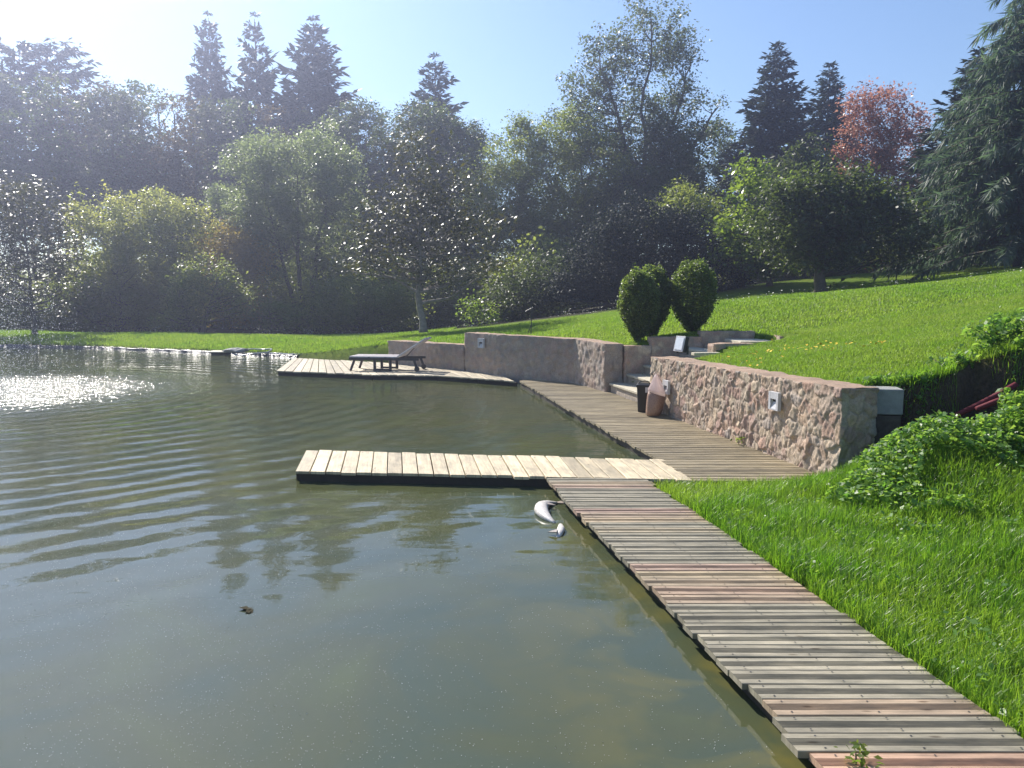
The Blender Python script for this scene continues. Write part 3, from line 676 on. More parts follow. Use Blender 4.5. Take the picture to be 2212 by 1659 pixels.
# ------------------------------------------------------------------ bin and bag
bp_ = at(1391, 889)
root = empty('waste_bin', (bp_[0], bp_[1], 0.123), 'small black plastic bin standing at the foot of the steps', 'bin', rz=R(-12))
def rrect(w, d, z, r=0.04, n=5):
    o = []
    for sx, sy, a0 in ((1, 1, 0), (-1, 1, 90), (-1, -1, 180), (1, -1, 270)):
        for k in range(n):
            a = R(a0 + 90 * k / (n - 1)); o.append((sx * (w / 2 - r) + r * math.cos(a), sy * (d / 2 - r) + r * math.sin(a), z))
    return o
MB().rings([rrect(.2, .2, 0), rrect(.205, .205, .02), rrect(.245, .245, .42), rrect(.245, .245, .44)]).build('body', M['black'], root, smooth=False)
MB().rings([rrect(.265, .265, .43), rrect(.27, .27, .445), rrect(.265, .265, .468), rrect(.22, .22, .478)]).build('rim', M['black'], root)
MB().tube([(-.09, 0, .475), (-.07, 0, .51), (0, 0, .525), (.07, 0, .51), (.09, 0, .475)], 0.008).build('handle', M['black'], root)
MB().add([(0.02, -.1275, .34), (.12, -.1265, .34), (.12, -.129, .43), (.02, -.130, .43)], [(0, 1, 2, 3)]).build('sticker', M['greymetal'], root)

bg = at(1411, 898)
root = empty('plastic_bag', (bg[0], bg[1], 0.123), 'tall clear plastic bag half full of brown pellets leaning against the stone wall', 'bag', rz=R(-8))
r2 = np.random.RandomState(5)
def bagring(z, rx, ry, cx, cy, n=28, w=0.05, sd=0, top=0.0):
    o = []
    for k in range(n):
        a = 2 * math.pi * k / n; rad = 1 + w * math.sin(5 * a + sd) + w * 0.6 * math.sin(9 * a + 2 * sd)
        rx_ = rx * .88; o.append((cx * .8 + rx_ * rad * math.cos(a), cy + ry * rad * math.sin(a), z + top * math.cos(a)))
    return o
MB().rings([bagring(0.0, .10, .09, 0, 0), bagring(.015, .135, .12, 0, 0), bagring(.08, .15, .13, .01, .0, sd=1), bagring(.2, .163, .135, .03, .01, sd=2), bagring(.3, .165, .13, .05, .02, sd=2.5, top=-.03), bagring(.37, .15, .115, .06, .03, sd=3, top=-.045), bagring(.39, .08, .06, .06, .03, sd=3, top=-.03)]).build('pellets', M['pellet'], root, smooth=True)
MB().rings([bagring(.36, .158, .122, .06, .03, sd=3, w=.05, top=-.045), bagring(.41, .157, .118, .06, .03, sd=3, w=.06, top=-.035), bagring(.47, .13, .09, .06, .035, sd=3.3, w=.08, top=-.02), bagring(.55, .09, .055, .055, .04, sd=3.6, w=.12), bagring(.62, .05, .03, .05, .045, sd=4, w=.16), bagring(.68, .016, .012, .05, .05, sd=4, w=.2)], cap=True).build('plastic_film', M['film'], root, smooth=True)

# ------------------------------------------------------------------ lounger
lo = at(765, 796); hi = at(906, 806)
lp = (at(838, 803) + at(838, 795)) / 2
root = empty('sun_lounger', (lp[0], lp[1], 0.124), 'dark sun lounger with raised backrest standing on the far plank deck', 'lounger', rz=R(-8))
ZL = 0.36
for sy in (-0.2, 0.2):
    MB().box((-0.28, sy, ZL), (1.28, 0.3, 0.034)).build('seat_board', M['panel'], root, bevel=0.004)
    c, s_ = math.cos(R(33)), math.sin(R(33)); ll = 0.88
    MB().box((0.36 + ll / 2 * c, sy, ZL + 0.005 + ll / 2 * s_), (ll, 0.3, 0.045), ry=-R(33)).build('backrest_board', M['panel'], root, bevel=0.004)
    MB().box((0.0, sy * 1.78, ZL - 0.05), (1.86, 0.04, 0.065)).build('side_rail', M['lounger'], root)
    mb = MB(); mb.tube([(-0.78, sy * 1.7, ZL - 0.05), (-0.9, sy * 1.75, 0.0)], 0.034); mb.build('leg', M['lounger'], root)
    mb = MB(); mb.tube([(0.80, sy * 1.7, ZL - 0.06), (0.87, sy * 1.75, 0.08)], 0.034); mb.build('leg', M['lounger'], root)
    MB().tube([(0.88, sy * 1.75 - 0.022, 0.065), (0.88, sy * 1.75 + 0.022, 0.065)], 0.065, n=18).build('wheel', M['lounger'], root)
for y_ in (-0.3, 0.3):
    mb = MB()
    for x in (-0.26, 0.16): mb.box((x, y_, ZL / 2 - 0.03), (0.065, 0.045, ZL - 0.06))
    mb.box((-0.05, y_, 0.03), (0.36, 0.03, 0.05)); mb.build('centre_support', M['lounger'], root)
mb = MB()
for x in (-0.4, 0.05): mb.box((x, 0, ZL - 0.02), (0.06, 0.72, 0.025)); mb.box((x, 0.36, ZL + 0.012), (0.07, 0.03, 0.04))
mb.build('crossbar', M['lounger'], root)
MB().tube([(0.45, 0.0, ZL - 0.06), (0.72, 0.0, ZL + 0.22)], 0.015).build('backrest_prop', M['lounger'], root)

# ------------------------------------------------------------------ fish
def fish(name, pts, radii, label, tailend=None, flat=0.75):
    P = [np.array(p) for p in pts]; root_p = P[len(P) // 2]
    # refine
    t = np.linspace(0, 1, len(P)); tt = np.linspace(0, 1, 22)
    Q = np.stack([np.interp(tt, t, [p[k] for p in P]) for k in range(3)], 1)
    for _ in range(3): Q[1:-1] = (Q[:-2] + 2 * Q[1:-1] + Q[2:]) / 4
    rr_ = np.interp(tt, t, radii); rings = []
    for i in range(len(Q)):
        d = Q[min(i + 1, len(Q) - 1)] - Q[max(i - 1, 0)]; d = d / np.linalg.norm(d); s = np.array([d[1], -d[0], 0]); s /= np.linalg.norm(s)
        rings.append([tuple(Q[i] + s * math.cos(a) * rr_[i] + np.array([0, 0, 1]) * math.sin(a) * rr_[i] * flat) for a in np.linspace(0, 2 * math.pi, 14, endpoint=False)])
    o = MB().rings(rings).build(name, M['fish'], smooth=True, origin=(root_p[0], root_p[1], 0))
    tag(o, label, 'fish', 'pale fish floating by the boardwalk')
    if tailend is not None:
        d = Q[-1] - Q[-4]; d /= np.linalg.norm(d); s = np.array([d[1], -d[0], 0]); e = Q[-1]
        L_ = 0.16
        vs = []
        for dz in (0.004, -0.004):
            vs += [tuple(e - d * .02 + s * .012 + [0, 0, dz]), tuple(e + d * L_ + s * .085 + [0, 0, dz]), tuple(e + d * L_ * .6 + [0, 0, dz]), tuple(e + d * L_ - s * .085 + [0, 0, dz]), tuple(e - d * .02 - s * .012 + [0, 0, dz])]
        vs = [(a - root_p[0], b - root_p[1], c) for a, b, c in vs]
        MB().add(vs, [(0, 1, 2, 3, 4), (9, 8, 7, 6, 5), (0, 5, 6, 1), (1, 6, 7, 2), (2, 7, 8, 3), (3, 8, 9, 4), (4, 9, 5, 0)]).build('tail_fin', M['fishfin'], o)
        c0 = Q[12]; d = Q[14] - Q[10]; d /= np.linalg.norm(d); s = np.array([d[1], -d[0], 0])
        vs = []
        for dz in (0.0, 0.008): vs += [tuple(c0 + s * rr_[12] * .7 + [0, 0, .02 + dz] - np.array([root_p[0], root_p[1], 0])), tuple(c0 + s * (rr_[12] + .07) + d * .04 + [0, 0, .004 + dz] - np.array([root_p[0], root_p[1], 0])), tuple(c0 + s * rr_[12] * .7 + d * .08 + [0, 0, .02 + dz] - np.array([root_p[0], root_p[1], 0]))]
        MB().add(vs, [(0, 1, 2), (5, 4, 3), (0, 3, 4, 1), (1, 4, 5, 2), (2, 5, 3, 0)]).build('fin', M['fishfin'], o)
    return o
fish('fish', [at(1199, 1130, .0), at(1181, 1118, .02), at(1168, 1103, .03), at(1170, 1092, .03), at(1184, 1087, .02), at(1203, 1086, .01)], [.012, .045, .07, .065, .04, .015], 'large pale carp floating on its side beside the boardwalk', True)
fish('fish', [at(1211, 1134, .0), at(1212, 1142, .02), at(1209, 1152, .015), at(1204, 1163, -.01)], [.02, .036, .03, .015], 'smaller pale fish half sunk just below the large carp', True)

# ------------------------------------------------------------------ far shore: liner, platform, stone, hoses
sh = np.array(shore); tS = np.linspace(0, 1, len(sh)); tt = np.linspace(0, 1, 420)
lx = np.interp(tt, tS, sh[:, 0]); ly = np.interp(tt, tS, sh[:, 1])
r3 = np.random.RandomState(11); rows = []
for k, (off, z) in enumerate(((-0.25, -0.08), (-0.03, 0.0), (0.02, 0.06), (0.06, 0.09), (0.12, 0.08), (0.3, 0.0))):
    wob = (vnoise(tt * 90, tt * 0 + k * .4, 3, 1.0) - .5) * 0.09 * (1 if 0 < k < 5 else 0.3); wob2 = (vnoise(tt * 140, tt * 0 + k * .5, 6, 1.0) - .5) * 0.05 * (1 if 0 < k < 5 else 0)
    rows.append(np.stack([lx, ly + off + wob, z + wob2], 1))
V = np.concatenate(rows); nC = len(tt); ii = np.arange(6 * nC).reshape(6, nC)
Fl = np.stack([ii[:-1, :-1], ii[:-1, 1:], ii[1:, 1:], ii[1:, :-1]], -1).reshape(-1, 4)
tag(finish('pond_liner', np_mesh('pond_liner', V, Fl), M['liner'], smooth=True), 'wrinkled shiny black pond liner along the far grass bank', 'liner')
pl = at(478, 766, 0.0)
root = empty('platform', (pl[0], pl[1], 0), 'small pale board platform at the far water edge', 'platform')
MB().box((-0.05, 0, .11), (0.62, 0.45, 0.03), rx=R(3)).build('board', M['slab'], root, bevel=0.004)
MB().box((-0.05, 0, .02), (0.5, 0.3, 0.14)).build('base', M['beam'], root)
def rock(name, c, r, label, seed):
    rr_ = np.random.RandomState(seed); rings = []
    for i in range(9):
        ph = math.pi * i / 8; ring = []
        for k in range(14):
            a = 2 * math.pi * k / 14; q = 1 + 0.16 * math.sin(3 * a + seed + i) + 0.1 * rr_.randn() * math.sin(ph)
            ring.append((max(math.sin(ph), .02) * r[0] * q * math.cos(a), max(math.sin(ph), .02) * r[1] * q * math.sin(a), -math.cos(ph) * r[2] * (1 + .08 * rr_.randn())))
        rings.append(ring)
    o = MB().rings(rings).build(name, M['concrete']); o.location = c; return tag(o, label, 'rock')
rp = at(503, 764, 0.1); rock('flat_stone', (rp[0], rp[1] + .3, .19), (.42, .3, .09), 'flat pale stone lying beside the small board platform', 2)
hp = at(543, 766, 0.05)
mb = MB(); ring = [(0.62 * math.cos(a) + 0.03 * math.sin(3 * a), 0.5 * math.sin(a), 0.1 + 0.07 * math.sin(a * 1.0 + .6) + .02 * math.sin(4 * a)) for a in np.linspace(-0.4, 2 * math.pi + .6, 46)]
mb.tube(ring, 0.022)
mb.tube([(0.55, -0.15, 0.05), (0.9, -0.2, 0.06), (1.3, -0.28, 0.03), (1.8, -0.32, 0.05), (2.5, -0.38, .05), (3.0, -0.45, .16), (3.6, -.5, .16)], 0.03)
o = mb.build('hose', M['hose'], smooth=True); o.location = (hp[0], hp[1] + .1, 0.04); tag(o, 'looped grey hose at the far water edge leading to the deck', 'hose')

# red pipes in the trench
def zpt(u, v, y): return tuple(ad(u, v, y))
for k, (pts, lab) in enumerate((([(2050, 905, 8.2), (2110, 876, 8.25), (2160, 850, 8.25), (2195, 830, 8.25)], 'red pipe lying in the shaded trench, upper of two'), ([(2110, 884, 8.1), (2150, 868, 8.1), (2185, 856, 8.1)], 'red pipe in the trench just under the other one'))):
    mb = MB(); P = [np.array(zpt(*q)) for q in pts]
    mb.tube([tuple(p) for p in P], 0.03, n=10); tag(mb.build('pipe', M['redpipe'], smooth=True), lab, 'pipe', 'red pipes in the trench')

# ------------------------------------------------------------------ vegetation
def leaves(P, rnd, size, up=0.5, aspect=0.55, tone=None, dirv=None, sizej=0.35):
    n_ = len(P); nrm = rnd.randn(n_, 3); nrm[:, 2] = np.abs(nrm[:, 2]) + up; nrm /= np.linalg.norm(nrm, axis=1)[:, None]
    u = rnd.randn(n_, 3) if dirv is None else dirv + rnd.randn(n_, 3) * 0.35
    u -= nrm * (u * nrm).sum(1)[:, None]; u /= np.linalg.norm(u, axis=1)[:, None]
    s = np.cross(nrm, u); L_ = size * (1 + sizej * rnd.randn(n_)).clip(0.5, 1.8)
    a = u * L_[:, None] * .5; b = s * (L_ * aspect * .5)[:, None]; f = nrm * (L_ * 0.08)[:, None]
    V = np.stack([P - a, P + b + f, P + a, P - b + f], 1).reshape(-1, 3)
    Fq = np.arange(4 * n_).reshape(-1, 4)
    t = rnd.rand(n_) if tone is None else tone
    return V, Fq, np.repeat(t, 4)
def lobe_clumps(rnd, lobes, n_, inner=0.45):
    lb = np.array(lobes, float); w = (lb[:, 3] * lb[:, 4] * lb[:, 5]) ** (0.7); w /= w.sum()
    k = rnd.choice(len(lb), n_, p=w); d = rnd.randn(n_, 3); d /= np.linalg.norm(d, axis=1)[:, None]
    r = inner + (1 - inner) * rnd.rand(n_) ** 0.6
    o_ = rnd.rand(n_) < .16; r = np.where(o_, 1.0 + .28 * rnd.rand(n_), r)
    return lb[k, :3] + d * r[:, None] * lb[k, 3:6]
def branches(rnd, stems, targets, r0, rtw):
    """stems: list of polylines; a limb to each target from the nearest stem point below it"""
    mb = MB()
    allp = []
    for st in stems:
        st = np.array(st, float); m_ = len(st); tt = np.linspace(0, 1, 14)
        q = np.stack([np.interp(tt, np.linspace(0, 1, m_), st[:, k]) for k in range(3)], 1)
        q[1:-1] += rnd.randn(12, 3) * 0.035 * np.array([1, 1, .3]) * (q[-1, 2] - q[0, 2]) / 6
        rad = r0 * (1 - 0.8 * tt) ; rad[0] *= 1.35
        mb.tube([tuple(p) for p in q], list(rad), n=7); allp.append((q, rad))
    Q = np.vstack([a[3:] for a, _ in allp]); RD = np.concatenate([b[3:] for _, b in allp])
    for t in targets:
        d = np.linalg.norm(Q - t, axis=1) + 3.0 * np.maximum(0, Q[:, 2] - t[2] + 0.25 * np.hypot(Q[:, 0] - t[0], Q[:, 1] - t[1]))
        i = int(np.argmin(d)); a = Q[i]; v = t - a; l = np.linalg.norm(v)
        m1 = a + v * .4 + np.array([0, 0, -.04 * l]) + rnd.randn(3) * .05 * l; m2 = a + v * .75 + rnd.randn(3) * .04 * l
        rb = min(RD[i] * 0.6, rtw * (1 + l * .6))
        mb.tube([tuple(a), tuple(m1), tuple(m2), tuple(t)], [rb, rb * .75, rb * .5, rb * .25], n=5, cap=False)
    return mb
def plant(name, loc, label, cat, group, mat, bark, stems, lobes, nclump, per, leaf, crad, seed, up=0.5, r0=0.12, rtw=0.03, inner=0.45, nbr=70, aspect=0.55, flat=0.7, trunkname='trunk'):
    rnd = np.random.RandomState(seed)
    root = empty(name, loc, label, cat, group)
    c = lobe_clumps(rnd, lobes, nclump, inner); c[:, 2] = np.maximum(c[:, 2], 0.15)
    ct = rnd.rand(nclump)
    k = rnd.randint(0, nclump, nclump * per)
    P = c[k] + rnd.randn(len(k), 3) * crad * np.array([1, 1, flat]) * (0.7 + 0.6 * rnd.rand(nclump))[k][:, None]
    P[:, 2] = np.maximum(P[:, 2], 0.05)
    V, Fq, t = leaves(P, rnd, leaf, up, aspect, np.clip(0.6 * ct[k] + 0.4 * rnd.rand(len(k)), 0, 1))
    finish('crown', np_mesh('crown', V, Fq, {'tone': ('FLOAT', t)}), L[mat], root)
    tg = c[rnd.permutation(nclump)[:nbr]]
    branches(rnd, stems, tg, r0, rtw).build(trunkname, M[bark], root, smooth=True)
    return root
DEPTH = {31: 35.5, 33.5: 42, 34.2: 43, 34.8: 44, 37: 47, 32.3: 39.5, 35: 45, 33: 40.5, 29: 29.5, 30.5: 36, 43: 52, 46: 55, 38: 47, 40: 48, 39: 47.2, 29.5: 34.5, 26.5: 33, 22.8: 28.5, 28.5: 37, }
def px_plant(name, u, y, lob, label, cat='tree', group=None, mat='olive', bark='bark', dens=1.0, leaf=0.13, crad=None, seed=1, stems=None, ztop=None, zb=None, r0=None, vb=600, per=70, inner=0.4, **kw):
    """a tree measured off the photograph: crown lobes (u, v, ru, rv) at distance y"""
    y = DEPTH.get(round(y, 1), y); m_ = y / F
    b = ad(u, vb, y); z = gz(b[0], y) - 0.05 if zb is None else zb
    rr_ = np.random.RandomState(seed + 500)
    L3 = []
    for (lu, lv, ru, rv) in lob:
        p = ad(lu, lv, y); L3.append((p[0] - b[0], rr_.uniform(-.35, .35) * ru * m_, p[2] - z, ru * m_, ru * m_ * 0.85, rv * m_))
    zt = max(l[2] + l[5] for l in L3); lo_ = min(l[2] - l[5] for l in L3)
    if stems is None:
        stems = [[(0, 0, 0), (rr_.uniform(-.15, .15), 0, max(lo_, .3) * .6 + .2), (rr_.uniform(-.3, .3), 0, zt * .75)]]
    else: stems = [[((q[0] - u) * m_, q[2] * m_ if len(q) > 2 else 0.0, (ad(q[0], q[1], y)[2] - z) if i else 0.0) for i, q in enumerate(st)] for st in stems]
    area = sum(math.pi * l[3] * l[5] for l in L3)
    nl = int(area * 620 * dens * (0.13 / leaf) ** 2); ncl = max(12, nl // per)
    cr = crad or 0.27
    return plant(name, (b[0], y, z), label, cat, group, mat, bark, stems, L3, ncl, per, leaf, cr, seed, r0=r0 or max(.05, zt * .016), inner=inner, **kw)

# -- front row of trees and shrubs, left to right
px_plant('magnolia_tree', 65, 31, [(55, 432, 85, 50), (90, 520, 95, 65), (60, 605, 95, 65), (-30, 500, 70, 90), (-40, 600, 60, 70)], 'dark glossy magnolia with glinting leaves at the far left bank', group='glossy magnolias', mat='magnolia', dens=0.85, leaf=0.155, seed=2, aspect=.45, up=0.9, stems=[[(65, 714), (62, 620), (60, 430)]], per=30)
px_plant('willow_shrub', 255, 33.5, [(235, 475, 65, 50), (225, 560, 75, 80), (300, 560, 70, 90), (200, 645, 60, 65), (280, 650, 70, 60)], 'broad yellow-green willow right beside the far left magnolia', 'tree', 'yellow-green willows', 'willow', seed=3, leaf=.13, dens=.95)
px_plant('willow_shrub', 370, 34.2, [(345, 450, 70, 45), (395, 500, 65, 70), (340, 550, 85, 95), (400, 620, 70, 75), (330, 660, 60, 50)], 'tallest yellow-green willow of the pair with rounded top', 'tree', 'yellow-green willows', 'willow', seed=4, leaf=.13, dens=.95)
px_plant('golden_shrub', 500, 34.8, [(488, 515, 55, 42), (520, 560, 55, 60), (475, 590, 55, 60), (550, 560, 40, 40), (510, 650, 60, 50)], 'golden-yellow autumn shrub between the willows and the tall pale tree', 'shrub', None, 'gold', seed=5, leaf=.12, dens=1.2)
px_plant('alder_tree', 525, 37, [(495, 435, 50, 40), (555, 470, 50, 50), (535, 545, 60, 70), (520, 640, 60, 60)], 'grey-green tree rising just behind the golden shrub', 'tree', None, 'grey', seed=6, leaf=.13)
px_plant('small_tree', 425, 32.3, [(455, 600, 62, 45), (405, 645, 45, 38), (485, 655, 42, 38), (375, 690, 38, 22), (520, 640, 35, 25)], 'small leaning dark-stemmed tree at the grass edge below the willows', 'tree', None, 'olive', seed=7, leaf=.12, dens=1.0, stems=[[(425, 724), (400, 680), (385, 640)], [(430, 724), (450, 660), (470, 600)]], r0=.11)
px_plant('ash_tree', 640, 35, [(565, 345, 75, 45), (690, 318, 65, 42), (640, 390, 120, 80), (735, 410, 60, 80), (585, 470, 75, 65), (680, 500, 95, 80), (590, 570, 50, 40), (720, 590, 60, 50)], 'tall pale-green tree with several bare stems forking from the bank', 'tree', None, 'grey', seed=8, leaf=.125, dens=1.15, stems=[[(648, 728), (620, 600), (580, 420)], [(655, 728), (645, 560), (650, 380)], [(662, 728), (680, 580), (720, 380)]], r0=.17)
px_plant('low_shrub', 580, 33, [(590, 670, 55, 35), (620, 690, 40, 25)], 'low bright-green shrub spreading left of the forked stems', 'shrub', None, 'green', seed=9, leaf=.12, dens=.7)
px_plant('undergrowth_shrub', 780, 33, [(740, 650, 75, 48), (820, 650, 75, 50), (870, 670, 45, 45), (700, 690, 60, 30)], 'grey-green undergrowth shrub left of the pale magnolia trunk', 'shrub', None, 'olive', seed=10, leaf=.11, dens=1.0)
px_plant('magnolia_tree', 912, 29, [(895, 335, 50, 45), (870, 420, 85, 42), (960, 410, 75, 50), (820, 500, 80, 38), (925, 500, 90, 55), (1010, 480, 75, 45), (795, 570, 62, 20), (890, 570, 80, 32), (1050, 575, 80, 28), (970, 590, 60, 30)], 'glossy magnolia with a pale bare trunk and sparkling leaves behind the lounger', group='glossy magnolias', mat='magnolia', bark='palebark', dens=0.72, leaf=0.15, seed=11, aspect=.45, up=0.9, stems=[[(914, 724), (904, 650), (912, 540), (905, 380)]], r0=.16, per=26, crad=.3)
px_plant('hazel_shrub', 1000, 34.8, [(985, 610, 55, 40), (1045, 640, 60, 55), (965, 660, 40, 35), (1010, 685, 55, 25)], 'leafy shrub right of the pale magnolia trunk', 'shrub', None, 'olive', seed=12, leaf=.12, dens=.95)
px_plant('bright_shrub', 1035, 34, [(1035, 675, 26, 35)], 'small bright yellow-green sapling glowing beside the magnolia', 'shrub', None, 'green', seed=13, leaf=.13, dens=.9)
px_plant('laurel_shrub', 1120, 30.5, [(1110, 640, 60, 60), (1170, 620, 70, 80), (1090, 690, 40, 22)], 'dark shrub filling the edge of the wood behind the stake', 'shrub', None, 'dark', seed=14, leaf=.12, dens=1.2)
px_plant('broadleaf_tree', 905, 43, [(940, 268, 60, 42), (890, 310, 85, 70), (985, 370, 85, 90), (870, 420, 115, 110), (970, 480, 105, 110), (1020, 330, 40, 60), (1010, 560, 90, 90), (860, 580, 110, 100)], 'dark rounded tree rising behind the pale-trunked magnolia', 'tree', None, 'dark', seed=15, leaf=.15, dens=1.1)
px_plant('broadleaf_tree', 790, 46, [(770, 275, 60, 65), (735, 370, 80, 100), (810, 430, 80, 100), (780, 550, 100, 100), (690, 480, 80, 100)], 'hazy dark tree behind the tall pale-green forked tree', 'tree', None, 'dark', seed=16, leaf=.16, dens=.95)
px_plant('conical_tree', 1130, 38, [(1125, 285, 30, 40), (1115, 345, 62, 55), (1090, 430, 80, 80), (1160, 440, 85, 105), (1100, 545, 90, 100), (1180, 560, 85, 90)], 'pointed olive-green tree left of the tallest tree', 'tree', None, 'olive', seed=17, leaf=.13, dens=1.25)
px_plant('birch_tree', 1255, 37, [(1225, 300, 75, 50), (1275, 380, 85, 85), (1225, 480, 85, 95), (1320, 480, 85, 95), (1270, 590, 100, 80)], 'dense olive tree under the left side of the tallest tree', 'tree', None, 'olive', seed=18, leaf=.13, dens=1.25)
px_plant('tall_ash_tree', 1400, 40, [(1400, 85, 85, 72), (1310, 110, 50, 50), (1465, 130, 45, 55), (1265, 205, 55, 50), (1340, 190, 60, 55), (1480, 205, 45, 40), (1220, 270, 45, 30), (1545, 222, 26, 20), (1510, 290, 45, 30), (1400, 290, 100, 95), (1300, 330, 95, 70), (1430, 400, 105, 105), (1350, 470, 120, 90)], 'tallest airy tree with open crown and branches showing against blue sky', 'tree', None, 'ash', seed=19, leaf=.16, dens=.8, stems=[[(1395, 690), (1400, 420), (1385, 260), (1395, 40)], [(1400, 690), (1390, 420), (1330, 260), (1290, 120)], [(1400, 690), (1410, 400), (1450, 260), (1480, 140)], [(1400, 690), (1420, 420), (1500, 300), (1540, 230)]], r0=.2, nbr=200, crad=.26, per=30, inner=.35)
px_plant('ivy_clad_tree', 1425, 39, [(1438, 285, 45, 55), (1450, 360, 70, 70), (1400, 430, 90, 60), (1470, 440, 70, 70)], 'dark dense tree standing within the tall airy crown', 'tree', None, 'dark', seed=20, leaf=.14, dens=1.5)
px_plant('laurel_mass', 1400, 29.5, [(1385, 545, 105, 105), (1305, 590, 80, 95), (1470, 570, 85, 110), (1400, 640, 150, 70), (1240, 650, 60, 55), (1545, 620, 65, 75), (1580, 660, 45, 40)], 'huge dark evergreen laurel behind the rounded clipped bushes', 'shrub', None, 'deep', seed=21, leaf=.11, dens=1.9, inner=.7)
px_plant('open_tree', 1560, 46, [(1545, 300, 45, 40), (1595, 330, 45, 45), (1530, 400, 50, 45), (1590, 430, 55, 55), (1640, 400, 40, 50)], 'thin open tree with sky showing through beside the right-hand conifers', 'tree', None, 'dark', seed=22, leaf=.16, dens=.7, nbr=110)
px_plant('lime_tree', 1500, 37.2, [(1480, 440, 55, 40), (1520, 490, 65, 50), (1450, 480, 40, 40)], 'yellow-tinged tree crown above the right end of the dark laurel', 'tree', None, 'olive', seed=23, leaf=.13, dens=1.0)
px_plant('red_oak_tree', 1915, 38, [(1858, 245, 32, 48), (1908, 240, 48, 52), (1962, 290, 36, 55), (1875, 315, 55, 55), (1940, 345, 58, 62), (1990, 430, 42, 65), (1900, 400, 60, 50), (2010, 505, 30, 18), (1830, 380, 25, 30), (1950, 520, 50, 25)], 'red-leaved autumn tree standing out against the blue sky', 'tree', None, 'red', seed=24, leaf=.15, dens=1.15, per=36, nbr=110)
px_plant('chestnut_tree', 1663, 26.5, [(1640, 420, 62, 70), (1600, 505, 65, 58), (1690, 470, 60, 90), (1590, 565, 55, 32), (1660, 560, 70, 35)], 'yellow-green broadleaf tree with slim trunk on the upper lawn', 'tree', None, 'green', seed=25, leaf=.17, dens=1.0, stems=[[(1663, 614), (1660, 540), (1640, 420)]], r0=.13)
px_plant('chestnut_tree', 1770, 22.8, [(1735, 432, 68, 48), (1710, 490, 75, 65), (1825, 460, 90, 68), (1775, 530, 120, 48), (1890, 500, 85, 55), (1925, 458, 50, 36), (1865, 425, 50, 40), (1795, 395, 50, 48), (1845, 392, 32, 30), (1690, 430, 40, 40), (1940, 540, 50, 30)], 'large dark spreading tree with a stout trunk on the lawn edge', 'tree', None, 'dark', seed=26, leaf=.14, dens=1.5, stems=[[(1775, 634), (1765, 575), (1775, 500), (1780, 420)]], r0=.24, zb=None)
px_plant('oak_tree', 1740, 37.5, [(1735, 365, 52, 58), (1695, 425, 60, 60), (1800, 430, 60, 45), (1750, 500, 80, 60)], 'dark oak rising between the spreading tree and the dark spruces', 'tree', None, 'dark', seed=31, leaf=.15, dens=1.2)
px_plant('laurel_shrub', 2000, 36.5, [(1975, 520, 55, 35), (2040, 520, 55, 38), (2100, 530, 50, 30), (1920, 555, 50, 20)], 'yellow-green shrub under the cedar at the top of the lawn', 'shrub', None, 'green', seed=27, leaf=.15, dens=1.2)
px_plant('maple_shrub', 1985, 28.5, [(1960, 545, 25, 12), (2015, 515, 22, 14), (1895, 565, 18, 10)], 'small orange-leaved shrub below the cedar', 'shrub', None, 'red', seed=28, leaf=.15, dens=.8)
px_plant('laurel_shrub', 1850, 39, [(1800, 555, 60, 35), (1880, 550, 60, 35), (1740, 575, 60, 35), (1680, 590, 50, 30)], 'olive shrub row seen beneath the spreading dark tree', 'shrub', None, 'olive', seed=29, leaf=.14, dens=1.2)

